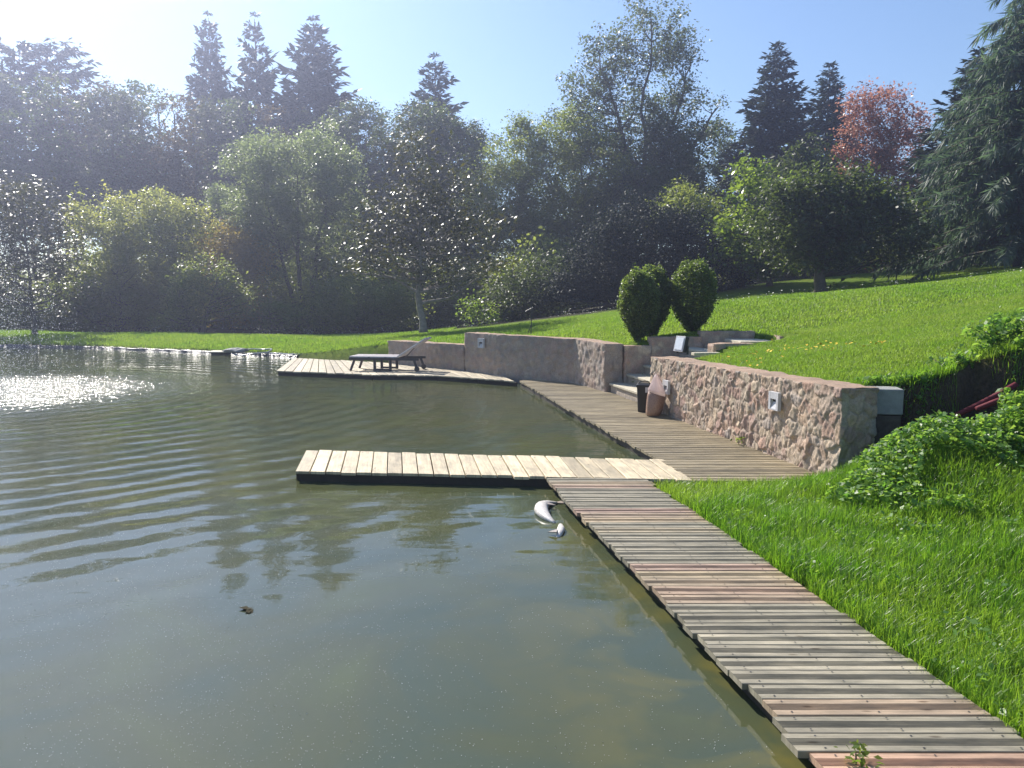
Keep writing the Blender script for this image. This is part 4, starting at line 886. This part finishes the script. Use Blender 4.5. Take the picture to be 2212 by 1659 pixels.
# -- conifers
def conifer_mesh(H, Rb, seed, whorls=34, per=7, droop=0.28, upturn=0.25, spray=0.5, sw=0.16, bare=0.12, power=0.85, dens=5.0, hang=0.0):
    rnd = np.random.RandomState(seed); V = []; T = []
    mb = MB(); mb.tube([(0, 0, 0), (0.05, 0, H * .5), (0, 0, H * .985)], [H * .014, H * .008, H * .0015], n=8)
    for i in range(whorls):
        t = bare + (1 - bare) * ((i + rnd.rand() * .6) / whorls); z = H * t + rnd.randn() * H * .004
        a0 = rnd.rand() * 6.28
        for k in range(per):
            a = a0 + 6.283 * k / per + rnd.randn() * .2
            l = (Rb * (1 - t) ** power + 0.02 * H * (1 - t) + 0.18) * rnd.uniform(.5, 1.22)
            if rnd.rand() < .1: l *= .45
            d = np.array([math.cos(a), math.sin(a), 0]); s = np.array([-d[1], d[0], 0])
            def P(q): return np.array([0, 0, z]) + d * l * q + np.array([0, 0, 1.0])[None] * 0 if False else np.array([0, 0, z]) + d * l * q + np.array([0, 0, l * (-droop * q + upturn * q * q)])
            mb.tube([tuple(P(0)), tuple(P(.5)), tuple(P(1))], [max(.012, l * .012), max(.009, l * .008), .006], n=4, cap=False)
            m_ = max(5, int(l * dens)); q = rnd.rand(m_) ** .7 * .98 + .04
            B = np.array([P(x) for x in q])
            sg = np.where(rnd.rand(m_) < .5, -1, 1); an = rnd.uniform(.15, 1.1, m_)
            dv = d[None] * np.cos(an)[:, None] + s[None] * (np.sin(an) * sg)[:, None]; dv[:, 2] += rnd.uniform(-.5, .5, m_) - hang * rnd.rand(m_)
            dv /= np.linalg.norm(dv, axis=1)[:, None]
            Lx = spray * (0.55 + .6 * rnd.rand(m_)) * (0.45 + 0.55 * min(1, l / 2.0))
            sd = np.cross(dv, np.array([0, 0, 1.0]) + rnd.randn(m_, 3) * .5); sd /= np.linalg.norm(sd, axis=1)[:, None]
            w = sw * Lx / spray * .5
            V.append(np.stack([B, B + dv * (Lx * .45)[:, None] + sd * w[:, None], B + dv * Lx[:, None], B + dv * (Lx * .45)[:, None] - sd * w[:, None]], 1).reshape(-1, 3))
            T.append(np.repeat(np.clip(rnd.rand() * .5 + rnd.rand(m_) * .5, 0, 1), 4))
    V = np.vstack(V); T = np.concatenate(T)
    return np_mesh('crown', V, np.arange(len(V)).reshape(-1, 4), {'tone': ('FLOAT', T)}), mb
CON = {}
def conifer(kind, name, u, y, vtop, label, group, mat, wide=1.0, rz=0.0, zb=None):
    b = ad(u, 600, y); z = gz(b[0], y) - .1 if zb is None else zb; h = ad(u, vtop, y)[2] - z
    args = {'fir': dict(H=20, Rb=6.6, seed=1, whorls=54, per=8, dens=15, spray=.9, sw=.3, droop=.2, upturn=.42), 'fir2': dict(H=20, Rb=6.2, seed=5, whorls=46, per=7, upturn=.5, droop=.22, dens=15, spray=.9, sw=.3), 'spruce': dict(H=16, Rb=4.6, seed=9, whorls=60, per=9, dens=16, spray=.7, sw=.24, droop=.2, upturn=.36),
            'cedar': dict(H=16, Rb=6.2, seed=13, whorls=40, per=10, droop=.05, upturn=-.18, spray=.8, sw=.085, dens=34, hang=2.2, bare=.06, power=.8), 'cedartop': dict(H=17, Rb=5.5, seed=17, whorls=22, per=7, droop=-.35, upturn=-.1, spray=.7, sw=.22, dens=14, power=.35, hang=.3, bare=.3)}[kind]
    root = empty(name, (b[0], y, z), label, 'tree', group, rz)
    if kind not in CON:
        me, mb = conifer_mesh(**args); c = finish('crown', me, L[mat], root); t = mb.build('trunk', M['bark'], root, smooth=True); CON[kind] = (c, t, args['H'])
    else:
        for src in CON[kind][:2]:
            o = src.copy(); COL.objects.link(o); o.parent = root
    k = h / CON[kind][2]; root.scale = (k * wide, k * wide, k)
G1 = 'tall firs above the left wood'
conifer('fir', 'fir_tree', 475, 70, 28, 'leftmost and slimmest of the tall firs above the wood', G1, 'fir', .58)
conifer('fir2', 'fir_tree', 570, 68, 30, 'second tall fir with ragged gaps between its boughs', G1, 'fir', .66, 1.0)
conifer('fir', 'fir_tree', 692, 66, 38, 'broadest tall fir, third from left above the wood', G1, 'fir', .9, 2.1)
conifer('fir2', 'fir_tree', 945, 64, 120, 'shorter lone fir poking up behind the rounded dark tree', G1, 'fir', .95, 3.0)
conifer('spruce', 'spruce_tree', 1660, 54, 90, 'taller of two dark spruces left of the red tree', 'dark spruces by the red tree', 'fir', 1.0)
conifer('spruce', 'spruce_tree', 1772, 55, 133, 'shorter of two dark spruces nearest the red tree', 'dark spruces by the red tree', 'fir', .92, 1.3)
conifer('spruce', 'spruce_tree', 2082, 36, 103, 'dark spruce tucked behind the left side of the cedar', None, 'fir', 1.25, .5)
conifer('cedar', 'cedar_tree', 2195, 29, -150, 'large blue-green cedar with drooping fronds at the right edge', None, 'cedar', 0.92)
conifer('cedartop', 'cedar_tree', 75, 68, 95, 'hazy flat-topped cedar at the far left skyline', 'hazy cedars on the left skyline', 'fir', .75)
conifer('cedartop', 'cedar_tree', 150, 70, 92, 'second hazy cedar with wide flat boughs left of the firs', 'hazy cedars on the left skyline', 'fir', .85, 1.7)

# -- background wood, left and behind
def bg_proto(seed, mat):
    rnd = np.random.RandomState(seed); lob = []
    for k in range(9):
        z = 4.5 + 8.5 * rnd.rand(); w = 1.9 * (1.15 - abs(z - 8.5) / 8)
        lob.append((rnd.uniform(-1.3, 1.3), rnd.uniform(-1.3, 1.3), z, w * rnd.uniform(.7, 1.1), w, w * rnd.uniform(.6, 1.0)))
    lob.append((0, 0, 13.2, 1.4, 1.4, 1.3))
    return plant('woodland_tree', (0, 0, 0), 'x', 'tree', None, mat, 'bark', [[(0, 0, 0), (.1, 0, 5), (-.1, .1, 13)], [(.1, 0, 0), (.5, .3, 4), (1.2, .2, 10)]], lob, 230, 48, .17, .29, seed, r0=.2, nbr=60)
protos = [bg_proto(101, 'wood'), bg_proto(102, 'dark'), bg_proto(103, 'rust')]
spots = [(-230, 50, 150, 'just outside the left edge, farthest left'), (-150, 49, 150, 'half cut off by the left edge'), (-60, 50, 140, 'at the far left edge of the picture'), (30, 52, 150, 'below the flat-topped cedars'), (110, 49, 165, 'rust-tinged crown below the cedars'), (180, 53, 175, 'right of the flat-topped cedars'), (255, 49, 185, 'over the yellow-green willows'), (325, 51, 195, 'left of the first tall fir'), (225, 58, 165, 'standing farther back over the willows'), (290, 56, 180, 'second one back over the willows'), (355, 57, 190, 'farther back beside the slimmest fir'), (395, 49, 200, 'at the foot of the slimmest fir'), (465, 52, 210, 'under the slimmest tall fir'), (540, 50, 215, 'below the second fir'), (615, 51, 225, 'between the second and broadest fir'), (690, 52, 235, 'under the broadest fir'), (830, 52, 240, 'left of the lone shorter fir'), (1040, 52, 330, 'in the gap left of the pointed tree'), (1480, 52, 330, 'seen through the tall airy tree'), (1720, 52, 330, 'behind the dark spruces'), (1850, 50, 370, 'behind the red tree'), (2000, 46, 330, 'between red tree and cedar')]
made = []
def place_copy(src, loc, rz, sc, label, group, cat):
    r = src.copy(); COL.objects.link(r)
    for ch in list(src.children):
        c = ch.copy(); COL.objects.link(c); c.parent = r
    r.location = loc; r.rotation_euler = (0, 0, rz); r.scale = sc; tag(r, label, cat, group); return r
usedp = set()
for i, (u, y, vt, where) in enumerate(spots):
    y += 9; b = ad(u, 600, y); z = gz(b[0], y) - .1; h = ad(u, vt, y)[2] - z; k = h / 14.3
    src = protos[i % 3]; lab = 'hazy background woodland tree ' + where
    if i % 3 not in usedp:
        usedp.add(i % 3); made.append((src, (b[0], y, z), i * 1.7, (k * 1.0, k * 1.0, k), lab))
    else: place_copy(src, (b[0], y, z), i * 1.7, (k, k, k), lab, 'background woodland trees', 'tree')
for src, loc, rz, sc, lab in made:
    src.location = loc; src.rotation_euler = (0, 0, rz); src.scale = sc; tag(src, lab, 'tree', 'background woodland trees')
# dark thicket that closes the view under the crowns
sh_p = plant('thicket_shrub', (0, 0, 0), 'x', 'shrub', None, 'olive', 'bark', [[(0, 0, 0), (.1, 0, 1), (0, .1, 2.2)], [(0, 0, 0), (-.4, 0, 1), (-.8, .1, 2.0)]], [(0, 0, 1.4, 1.6, 1.5, 1.2), (1.2, .2, 1.1, 1.2, 1.2, 1.0), (-1.2, -.1, 1.2, 1.3, 1.2, 1.1), (.2, 0, 2.4, 1.1, 1.1, .8)], 150, 66, .15, .33, 120, nbr=40, r0=.07)
th = [(-330, 36), (-230, 36), (-130, 37), (-40, 36), (20, 34), (120, 33), (210, 35), (-40, 38), (70, 39), (170, 38.5), (270, 40), (360, 39), (450, 40), (540, 41), (630, 39.5), (720, 38), (800, 37), (880, 38), (980, 36), (1070, 35), (1160, 34), (1240, 34), (1620, 40), (1720, 41), (1820, 40), (1920, 40), (2020, 38), (2120, 36), (2220, 35)]
TL = 'dark thicket shrub in the shade under the woodland trees'
for i, (u, y) in enumerate(th):
    y += 8; b = ad(u, 600, y); z = gz(b[0], y) - .1; k = 1.0 + .25 * math.sin(i * 2.3)
    if i == 0: sh_p.location = (b[0], y, z); tag(sh_p, TL, 'shrub', 'thicket shrubs under the trees')
    else: place_copy(sh_p, (b[0], y, z), i * 1.3, (k * 1.15, k, k * (1.1 if u < 1500 else .8)), TL, 'thicket shrubs under the trees', 'shrub')

# -- clipped rounded bushes
def yew(u, y, vb, vt, wpx, label, seed):
    m_ = y / F; b = ad(u, vb, y); z = gz(b[0], y) - .03; h = ad(u, vt, y)[2] - z; w = wpx * m_ / 2
    rnd = np.random.RandomState(seed); n_ = 17000
    d = rnd.randn(n_, 3); d /= np.linalg.norm(d, axis=1)[:, None]; r = .62 + .4 * rnd.rand(n_) ** .6 + .10 * (rnd.rand(n_) < .06)
    r *= 1 + .07 * np.sin(d[:, 0] * 7 + seed) * np.cos(d[:, 2] * 6) + .05 * np.sin(d[:, 1] * 13 + d[:, 2] * 9)
    P = d * r[:, None]; zz = (P[:, 2] + 1) / 2; taper = 0.6 + 0.4 * sstep(0.0, .5, zz)
    P = np.stack([P[:, 0] * w * taper, P[:, 1] * w * taper, (zz * .97 + .03) * h], 1)
    V, Fq, t = leaves(P, rnd, .055, .6, .5)
    root = empty('clipped_bush', (b[0], y, z), label, 'bush', 'rounded clipped bushes')
    finish('crown', np_mesh('crown', V, Fq, {'tone': ('FLOAT', t)}), L['yew'], root)
    branches(rnd, [[(0, 0, 0), (0, .02, h * .3), (.02, 0, h * .7)]], P[rnd.permutation(n_)[:40]] * .8, .05, .012).build('trunk', M['bark'], root, smooth=True)
yew(1379, 16.4, 738, 583, 86, 'left clipped bush, front one of the overlapping pair', 41)
yew(1407, 17.1, 722, 574, 80, 'clipped bush half hidden behind the left one', 42)
yew(1495, 17.0, 722, 562, 98, 'broadest clipped bush on its own, nearest the steps landing', 43)

# -- grass
def in_view(x, y, mrg=2.4): return (np.abs(x) < y * .675 + mrg)
DECKP = [np.vstack([WL, WR[::-1]])]
def blades(rnd, P, length, width, bend=.5, tone=None):
    n_ = len(P); a = rnd.rand(n_) * 6.283; d = np.stack([np.cos(a), np.sin(a), np.zeros(n_)], 1); s = np.stack([-d[:, 1], d[:, 0], d[:, 2] * 0], 1)
    l = length * (0.55 + .75 * rnd.rand(n_)); w = width * (.7 + .6 * rnd.rand(n_)); b = bend * (rnd.rand(n_) ** .8)
    up = np.array([0, 0, 1.0])
    m1 = P + up * (l * .55)[:, None] + d * (l * b * .25)[:, None]; tip = P + up * (l * (1 - .35 * b))[:, None] + d * (l * b)[:, None]
    V = np.stack([P - s * w[:, None] * .5, P + s * w[:, None] * .5, m1 + s * w[:, None] * .4, m1 - s * w[:, None] * .4, tip + s * w[:, None] * .06, tip - s * w[:, None] * .06], 1).reshape(-1, 3)
    k = np.arange(n_)[:, None] * 6; Fq = np.concatenate([k + np.array([[0, 1, 2, 3]]), k + np.array([[3, 2, 4, 5]])], 0)
    t = rnd.rand(n_) if tone is None else tone
    return V, Fq, np.repeat(t, 6)
def grass_obj(name, rnd, x, y, length, width, mat, bend, label, sink=0.01, var=1.0, lv=None):
    z = height(x, y); k = z > 0.015; x, y, z = x[k], y[k], z[k]
    t = np.clip(.8 * fbm(x, y, 33, var * 2) + .7 * fbm(x, y, 35, .35) + .4 * rnd.rand(len(x)) - .45, 0, 1)
    ln = length * (0.6 + .9 * fbm(x, y, 44, .5)) if lv is None else length * lv(x, y)
    V, Fq, tt_ = blades(rnd, np.stack([x, y, z - sink], 1), ln, width, bend, t)
    o = finish(name, np_mesh(name, V, Fq, {'tone': ('FLOAT', tt_)}), L[mat]); tag(o, label, 'grass', None, 'stuff'); return o
rnd = np.random.RandomState(77)
def sample(n_, x0, x1, y0, y1, fn, rho=None):
    x = rnd.uniform(x0, x1, n_); y = rnd.uniform(y0, y1, n_) if rho is None else y0 * (y1 / y0) ** rnd.rand(n_)
    k = fn(x, y); return x[k], y[k]
wallx = lambda y: W1A[0] + (y - W1A[1]) * (W1B - W1A)[0] / (W1B - W1A)[1]
walk_front = lambda x: np.interp(x, [WL[0][0], WR[0][0]], [WL[0][1], WR[0][1]])
near = lambda x, y: (x > br(y) + .0) & in_view(x, y) & (y < np.where(x < 3.6, walk_front(x) - .0, lip_y(x) - .35)) & (fbm(x, y, 77, 0.9) < .72)
x, y = sample(430000, 1.4, 8.2, 2.2, 8.5, near)
grass_obj('long_grass', rnd, x, y, .15, .0052, 'grass', .75, 'long bright green grass between boardwalk and bank')
def not_hard(x, y):
    k = np.ones(x.shape, bool)
    dd, _ = pond_sd(x, y); k &= dd > .22
    # stairs and landing
    s_ = (x - W1B[0]) * PERP[0] + (y - W1B[1]) * PERP[1]; t_ = (x - W1B[0]) * D[0] + (y - W1B[1]) * D[1]
    k &= ~((s_ > -.1) & (s_ < 1.45) & (t_ > -.15) & (t_ < 2.75)) & ~((s_ >= 1.4) & (s_ < 3.05) & (t_ > .55) & (t_ < 2.4))
    q_ = (x - W1A[0]) * PERP[0] + (y - W1A[1]) * PERP[1]; r_ = (x - W1A[0]) * D[0] + (y - W1A[1]) * D[1]
    k &= ~((q_ < .46) & (r_ > -1) & (r_ < 5.5))
    return k
upper = lambda x, y: (x > 2.6) & in_view(x, y) & (y > np.where(x > 3.6, lip_y(x) + .05, 8.2)) & not_hard(x, y)
x, y = sample(520000, 2.6, 13, 8.4, 15.5, upper)
grass_obj('lawn_grass', rnd, x, y, .055, .007, 'lawn', .6, 'mown lawn on the slope above the stone wall')
upper2 = lambda x, y: in_view(x, y, 1.0) & not_hard(x, y) & (y < forest_y(x) + .8) & (x > -4.2)
x, y = sample(480000, -4.2, 20, 15.3, 29.5, upper2)
grass_obj('lawn_grass', rnd, x, y, .06, .013, 'lawn', .6, 'mown lawn rising towards the trees on the right')
fars = lambda x, y: in_view(x, y, 1.0) & not_hard(x, y) & (y < forest_y(x) + .8)
x, y = sample(300000, -26, -2.5, 22, 39, fars)
grass_obj('bank_grass', rnd, x, y, .085, .018, 'lawn', .6, 'bright grass strip along the far bank of the pond')
# rough edge of lawn above the wall and at the lip
lipz = lambda x, y: (y - lip_y(x) > -.05) & (y - lip_y(x) < .3) & (fbm(x, y, 61, .4) > .42)
x, y = sample(34000, 3.95, 9, 8.1, 9.6, lipz)
grass_obj('tussock_grass', rnd, x, y, .13, .007, 'grass', 1.1, 'shaggy grass hanging over the lip of the earth bank')

# broad-leaved weeds
def weeds(name, rnd, x, y, size, h, label, up=.8, parent=None):
    z = height(x, y); P = np.stack([x, y, z + h * rnd.rand(len(x)) ** .8 * (0.4 + 1.2 * fbm(x, y, 88, .35))], 1)
    V, Fq, t = leaves(P, rnd, size, up, .7)
    o = finish(name, np_mesh(name, V, Fq, {'tone': ('FLOAT', t)}), L['weed']); tag(o, label, 'weeds', None, 'stuff'); return o
mound = lambda x, y: in_view(x, y) & (y < lip_y(x) - .35) & (x > br(y) + .25) & (fbm(x, y, 90, .5) > np.where(y > 7.0, .40, .53)) & (x > 2.3 + 1.0 * fbm(x, y, 91, .6) + .75 * sstep(7.0, 7.4, y)) & (y > 5.6 + .9 * fbm(x, y, 94, .5))
x, y = sample(120000, 2.2, 8.5, 5.0, 8.3, mound); weeds('nettle_patch', rnd, x[:26000], y[:26000], .046, .23, 'leafy nettles and brambles on the near mound')
nearw = lambda x, y: in_view(x, y) & (x > br(y) + .05) & (fbm(x, y, 92, .3) > .60)
x, y = sample(16000, 1.6, 4.5, 2.8, 7.5, nearw); weeds('clover_patch', rnd, x[:3500], y[:3500], .034, .14, 'clover and small weeds scattered through the long grass')
lipw = lambda x, y: (y - lip_y(x) > -.12) & (y - lip_y(x) < .4) & (fbm(x, y, 93, .4) > .44)
x, y = sample(9000, 4.0, 7.4, 8.0, 9.2, lipw); weeds('ivy_patch', rnd, x[:4200], y[:4200], .055, .10, 'ivy and weeds creeping along the lip of the earth bank')
x, y = sample(9000, 3.45, 4.3, 7.2, 8.05, lambda x, y: (fbm(x, y, 95, .3) > .4) & (y < 8.0)); weeds('nettle_patch', rnd, x[:2600], y[:2600], .045, .18, 'leafy weeds crowding the foot of the wall end')
# bramble on the bank at the right
def herb(name, u, v, y, h, w, n_, leaf, label, seed, mat='weed', cat='plant'):
    b = ad(u, v, y); z = gz(b[0], b[1]); rn = np.random.RandomState(seed); root = empty(name, (b[0], b[1], z - .02), label, cat)
    st = []; P = []
    for k in range(9):
        a = rn.rand() * 6.28; e = np.array([math.cos(a) * w * rn.uniform(.3, 1), math.sin(a) * w * rn.uniform(.3, 1), h * rn.uniform(.6, 1.05)])
        st.append([(0, 0, 0), tuple(e * .5 + [0, 0, h * .12]), tuple(e)])
        q = rn.rand(n_ // 9) ** .7; P.append(e[None] * q[:, None] + rn.randn(len(q), 3) * w * .13)
    P = np.vstack(P); P[:, 2] = np.maximum(P[:, 2], .02)
    V, Fq, t = leaves(P, rn, leaf, .6, .6)
    finish('foliage', np_mesh('foliage', V, Fq, {'tone': ('FLOAT', t)}), L[mat], root)
    mb = MB()
    for s_ in st: mb.tube(s_, [.008, .006, .003], n=4)
    mb.build('stem', M['bark'], root)
herb('bramble_plant', 2160, 745, 8.95, .42, .34, 900, .06, 'tall leafy bramble on the earth bank at the right edge', 51)
herb('bramble_plant', 2050, 775, 8.85, .2, .3, 420, .055, 'low bramble sprawling over the lip of the bank', 52)
herb('bramble_plant', 2195, 830, 7.6, .3, .25, 420, .06, 'bramble beside the red pipes at the right edge', 53)
b_ = W2END + PERP * .62 - D * .45
def small_weed(name, p, label, sd, k=1.0):
    rn = np.random.RandomState(sd); root = empty(name, p, label, 'weed'); n_ = 46
    P = rn.randn(n_, 3) * np.array([.07, .07, .05]) * k + np.array([0, 0, .12 * k]); P[:, 2] = np.maximum(P[:, 2], .02)
    V, Fq, t = leaves(P, rn, .06 * k, .8, .6); finish('foliage', np_mesh('foliage', V, Fq, {'tone': ('FLOAT', t)}), L['green'], root)
    MB().tube([(0, 0, -.01), (0, 0.01, .1 * k)], .004, n=5).build('stem', M['bark'], root)
small_weed('weed_plant', (b_[0], b_[1], .30 + 0.0), 'small bright weed sprouting from the lowest step', 61)
p = wall1_pt(1675, 1000); p = W1A + D * 2.1 - PERP * .05; small_weed('weed_plant', (p[0], p[1], .12), 'little yellow-green weed at the foot of the sunlit wall', 62, .6)
p = at(1850, 1652); small_weed('weed_plant', (p[0], p[1], .115), 'tiny weed poking up between the nearest boardwalk planks', 63, .5)

# dandelions, pale seed heads at the wood's edge
def dots(name, P, size, mat, label, cat):
    n_ = len(P); rn = np.random.RandomState(5)
    a = np.linspace(0, 2 * math.pi, 6, endpoint=False); ring = np.stack([np.cos(a), np.sin(a), 0 * a], 1)
    s = size * (.6 + .8 * rn.rand(n_)); tl = rn.randn(n_, 3) * .35
    V = P[:, None, :] + ring[None] * s[:, None, None] + np.stack([0 * tl[:, 0:1] * ring[None, :, 0], 0 * tl[:, 0:1] * ring[None, :, 0], (ring[None, :, 0] * tl[:, 0:1] + ring[None, :, 1] * tl[:, 1:2]) * s[:, None]], -1)
    o = finish(name, np_mesh(name, V.reshape(-1, 3), np.arange(6 * n_).reshape(-1, 6)), M[mat]); tag(o, label, cat, None, 'stuff'); return o
x, y = sample(900, 3.4, 5.6, 11.0, 15.0, lambda x, y: not_hard(x, y) & (fbm(x, y, 96, .6) > .52)); P = np.stack([x, y, height(x, y) + .06], 1)[:130]
dots('dandelions', P, .016, 'flower', 'scattered yellow dandelions in the lawn above the wall', 'flowers')
x, y = sample(30000, -22, 12, 19, 38, lambda x, y: (np.abs(y - forest_y(x) + .3) < .6) & in_view(x, y) & (fbm(x, y, 97, 1.2) > .45))
P = np.stack([x, y, height(x, y) + .08 + .35 * np.random.RandomState(3).rand(len(x)) ** 2], 1)[:1500]
dots('seed_heads', P, .02, 'weedhead', 'pale seed heads along the shaded edge of the wood', 'weeds')
def upr(x, y): return (np.abs(y - np.interp(x, [3, 6, 10, 14], [21.4, 21.0, 20.6, 20.2])) < .4) & (x > 3)
x, y = sample(6000, 3, 14, 19, 22.5, upr); P = np.stack([x, y, height(x, y) + .05 + .15 * np.random.RandomState(4).rand(len(x))], 1)[:260]
dots('clover_heads', P, .016, 'weedhead', 'pale clover heads on the ridge of the lawn', 'flowers')
# fluff on the water; extra specks towards the left stand in for sun sparkles
rn = np.random.RandomState(9)
x = rn.uniform(-9, 2, 60000); y = 2.4 * (11 / 2.4) ** rn.rand(60000); k = (np.abs(x) < y * .68) & (x < bl(y) - .05) & (rn.rand(len(x)) < (.25 + .75 * sstep(.2, -.5, x / y))) & ((fbm(x, y, 98, .9) > .32))
x, y = x[k][:14000], y[k][:14000]
kk = ~((y > 8.2) & (y < 10) & (x > -2.7))
dots('fluff_sparkles', np.stack([x[kk], y[kk], np.full(kk.sum(), .004)], 1), .0017, 'speck', 'tiny pale seed fluff and painted sun sparkles on the near water', 'fluff')
# floating leaf
lf = at(530, 1320, .004); V, Fq, t = leaves(np.array([lf + rn.randn(3) * .02 * np.array([1, 1, 0]) for _ in range(6)]), rn, .06, 6.0, .7)
tag(finish('floating_leaf', np_mesh('floating_leaf', V, Fq, {'tone': ('FLOAT', t)}), M['deadleaf']), 'dark dead leaf floating alone on the near water', 'leaf')
# fountain spray at the left edge
nS = 20000; rn = np.random.RandomState(12); a = rn.rand(nS) * 6.28; rad = np.abs(rn.randn(nS)) * 1.1; hh = rn.rand(nS) ** 1.2 * 3.9 * np.exp(-(rad / 2.0) ** 2)
P = np.stack([FX + rad * np.cos(a) - .0, FY + rad * np.sin(a), hh + .01], 1)
V, Fq, t = leaves(P, rn, .013, 0.0, .9)
tag(finish('fountain_spray', np_mesh('fountain_spray', V, Fq), M['spray']), 'fine white fountain spray at the left edge of the pond', 'spray', None, 'stuff')

# ------------------------------------------------------------------ haze volume, added to stand in for veiling lens glare
m, nt, out = new_mat('veiling glare haze'); n = N(nt)
HAZE = 0.0024
pv = n('ShaderNodeVolumePrincipled', {'Color': (0.65, 0.72, 1.0, 1), 'Density': HAZE, 'Anisotropy': 0.72})
pv.inputs['Density Attribute'].default_value = ''
n.link(pv.outputs[0], out.inputs['Volume'])
o = MB().box((0, 50, 14.6), (224, 166, 33.2)).build('haze', m); tag(o, kind='stuff'); o['label'] = 'thin haze added to imitate lens glare over pond and wood'; o['category'] = 'haze'

# ------------------------------------------------------------------ sun, sky, camera
AZ, EL = -34.0, 40.0
sd = bpy.data.lights.new('sun', 'SUN'); sd.energy = 5.0; sd.angle = R(0.53); sd.color = (1.0, 0.94, 0.85)
so = bpy.data.objects.new('sun', sd); COL.objects.link(so)
dirv = Vector((math.sin(R(AZ)) * math.cos(R(EL)), math.cos(R(AZ)) * math.cos(R(EL)), math.sin(R(EL))))
so.rotation_euler = dirv.to_track_quat('Z', 'Y').to_euler(); so.location = dirv * 60
w = bpy.data.worlds.new('World'); scene.world = w; w.use_nodes = True
wn = w.node_tree; bgn = wn.nodes['Background']
sky = wn.nodes.new('ShaderNodeTexSky'); sky.sky_type = 'NISHITA'; sky.sun_disc = False
sky.sun_elevation = R(EL); sky.sun_rotation = R(AZ); sky.air_density = 1.0; sky.dust_density = 0.25; sky.ozone_density = 4.0
wn.links.new(sky.outputs[0], bgn.inputs[0]); bgn.inputs[1].default_value = 0.092
cd = bpy.data.cameras.new('camera'); cd.sensor_width = 36; cd.angle = 2 * math.atan(CU / F); cd.clip_end = 2000; cd.clip_start = .05
co = bpy.data.objects.new('camera', cd); COL.objects.link(co); co.location = (0, 0, CAMH); co.rotation_euler = (math.pi / 2 - PITCH, 0, 0)
scene.camera = co
scene.view_settings.view_transform = 'Standard'; scene.view_settings.look = 'None'; scene.view_settings.gamma = 1.0; scene.view_settings.exposure = 0.82
try:
    scene.view_settings.use_curve_mapping = False
except Exception: pass
scene.render.engine = 'CYCLES'
cy = scene.cycles; cy.max_bounces = 6; cy.diffuse_bounces = 3; cy.glossy_bounces = 3; cy.transmission_bounces = 4; cy.transparent_max_bounces = 6; cy.volume_bounces = 0
cy.use_denoising = True; cy.sample_clamp_indirect = 6.0; cy.caustics_reflective = False; cy.caustics_refractive = False
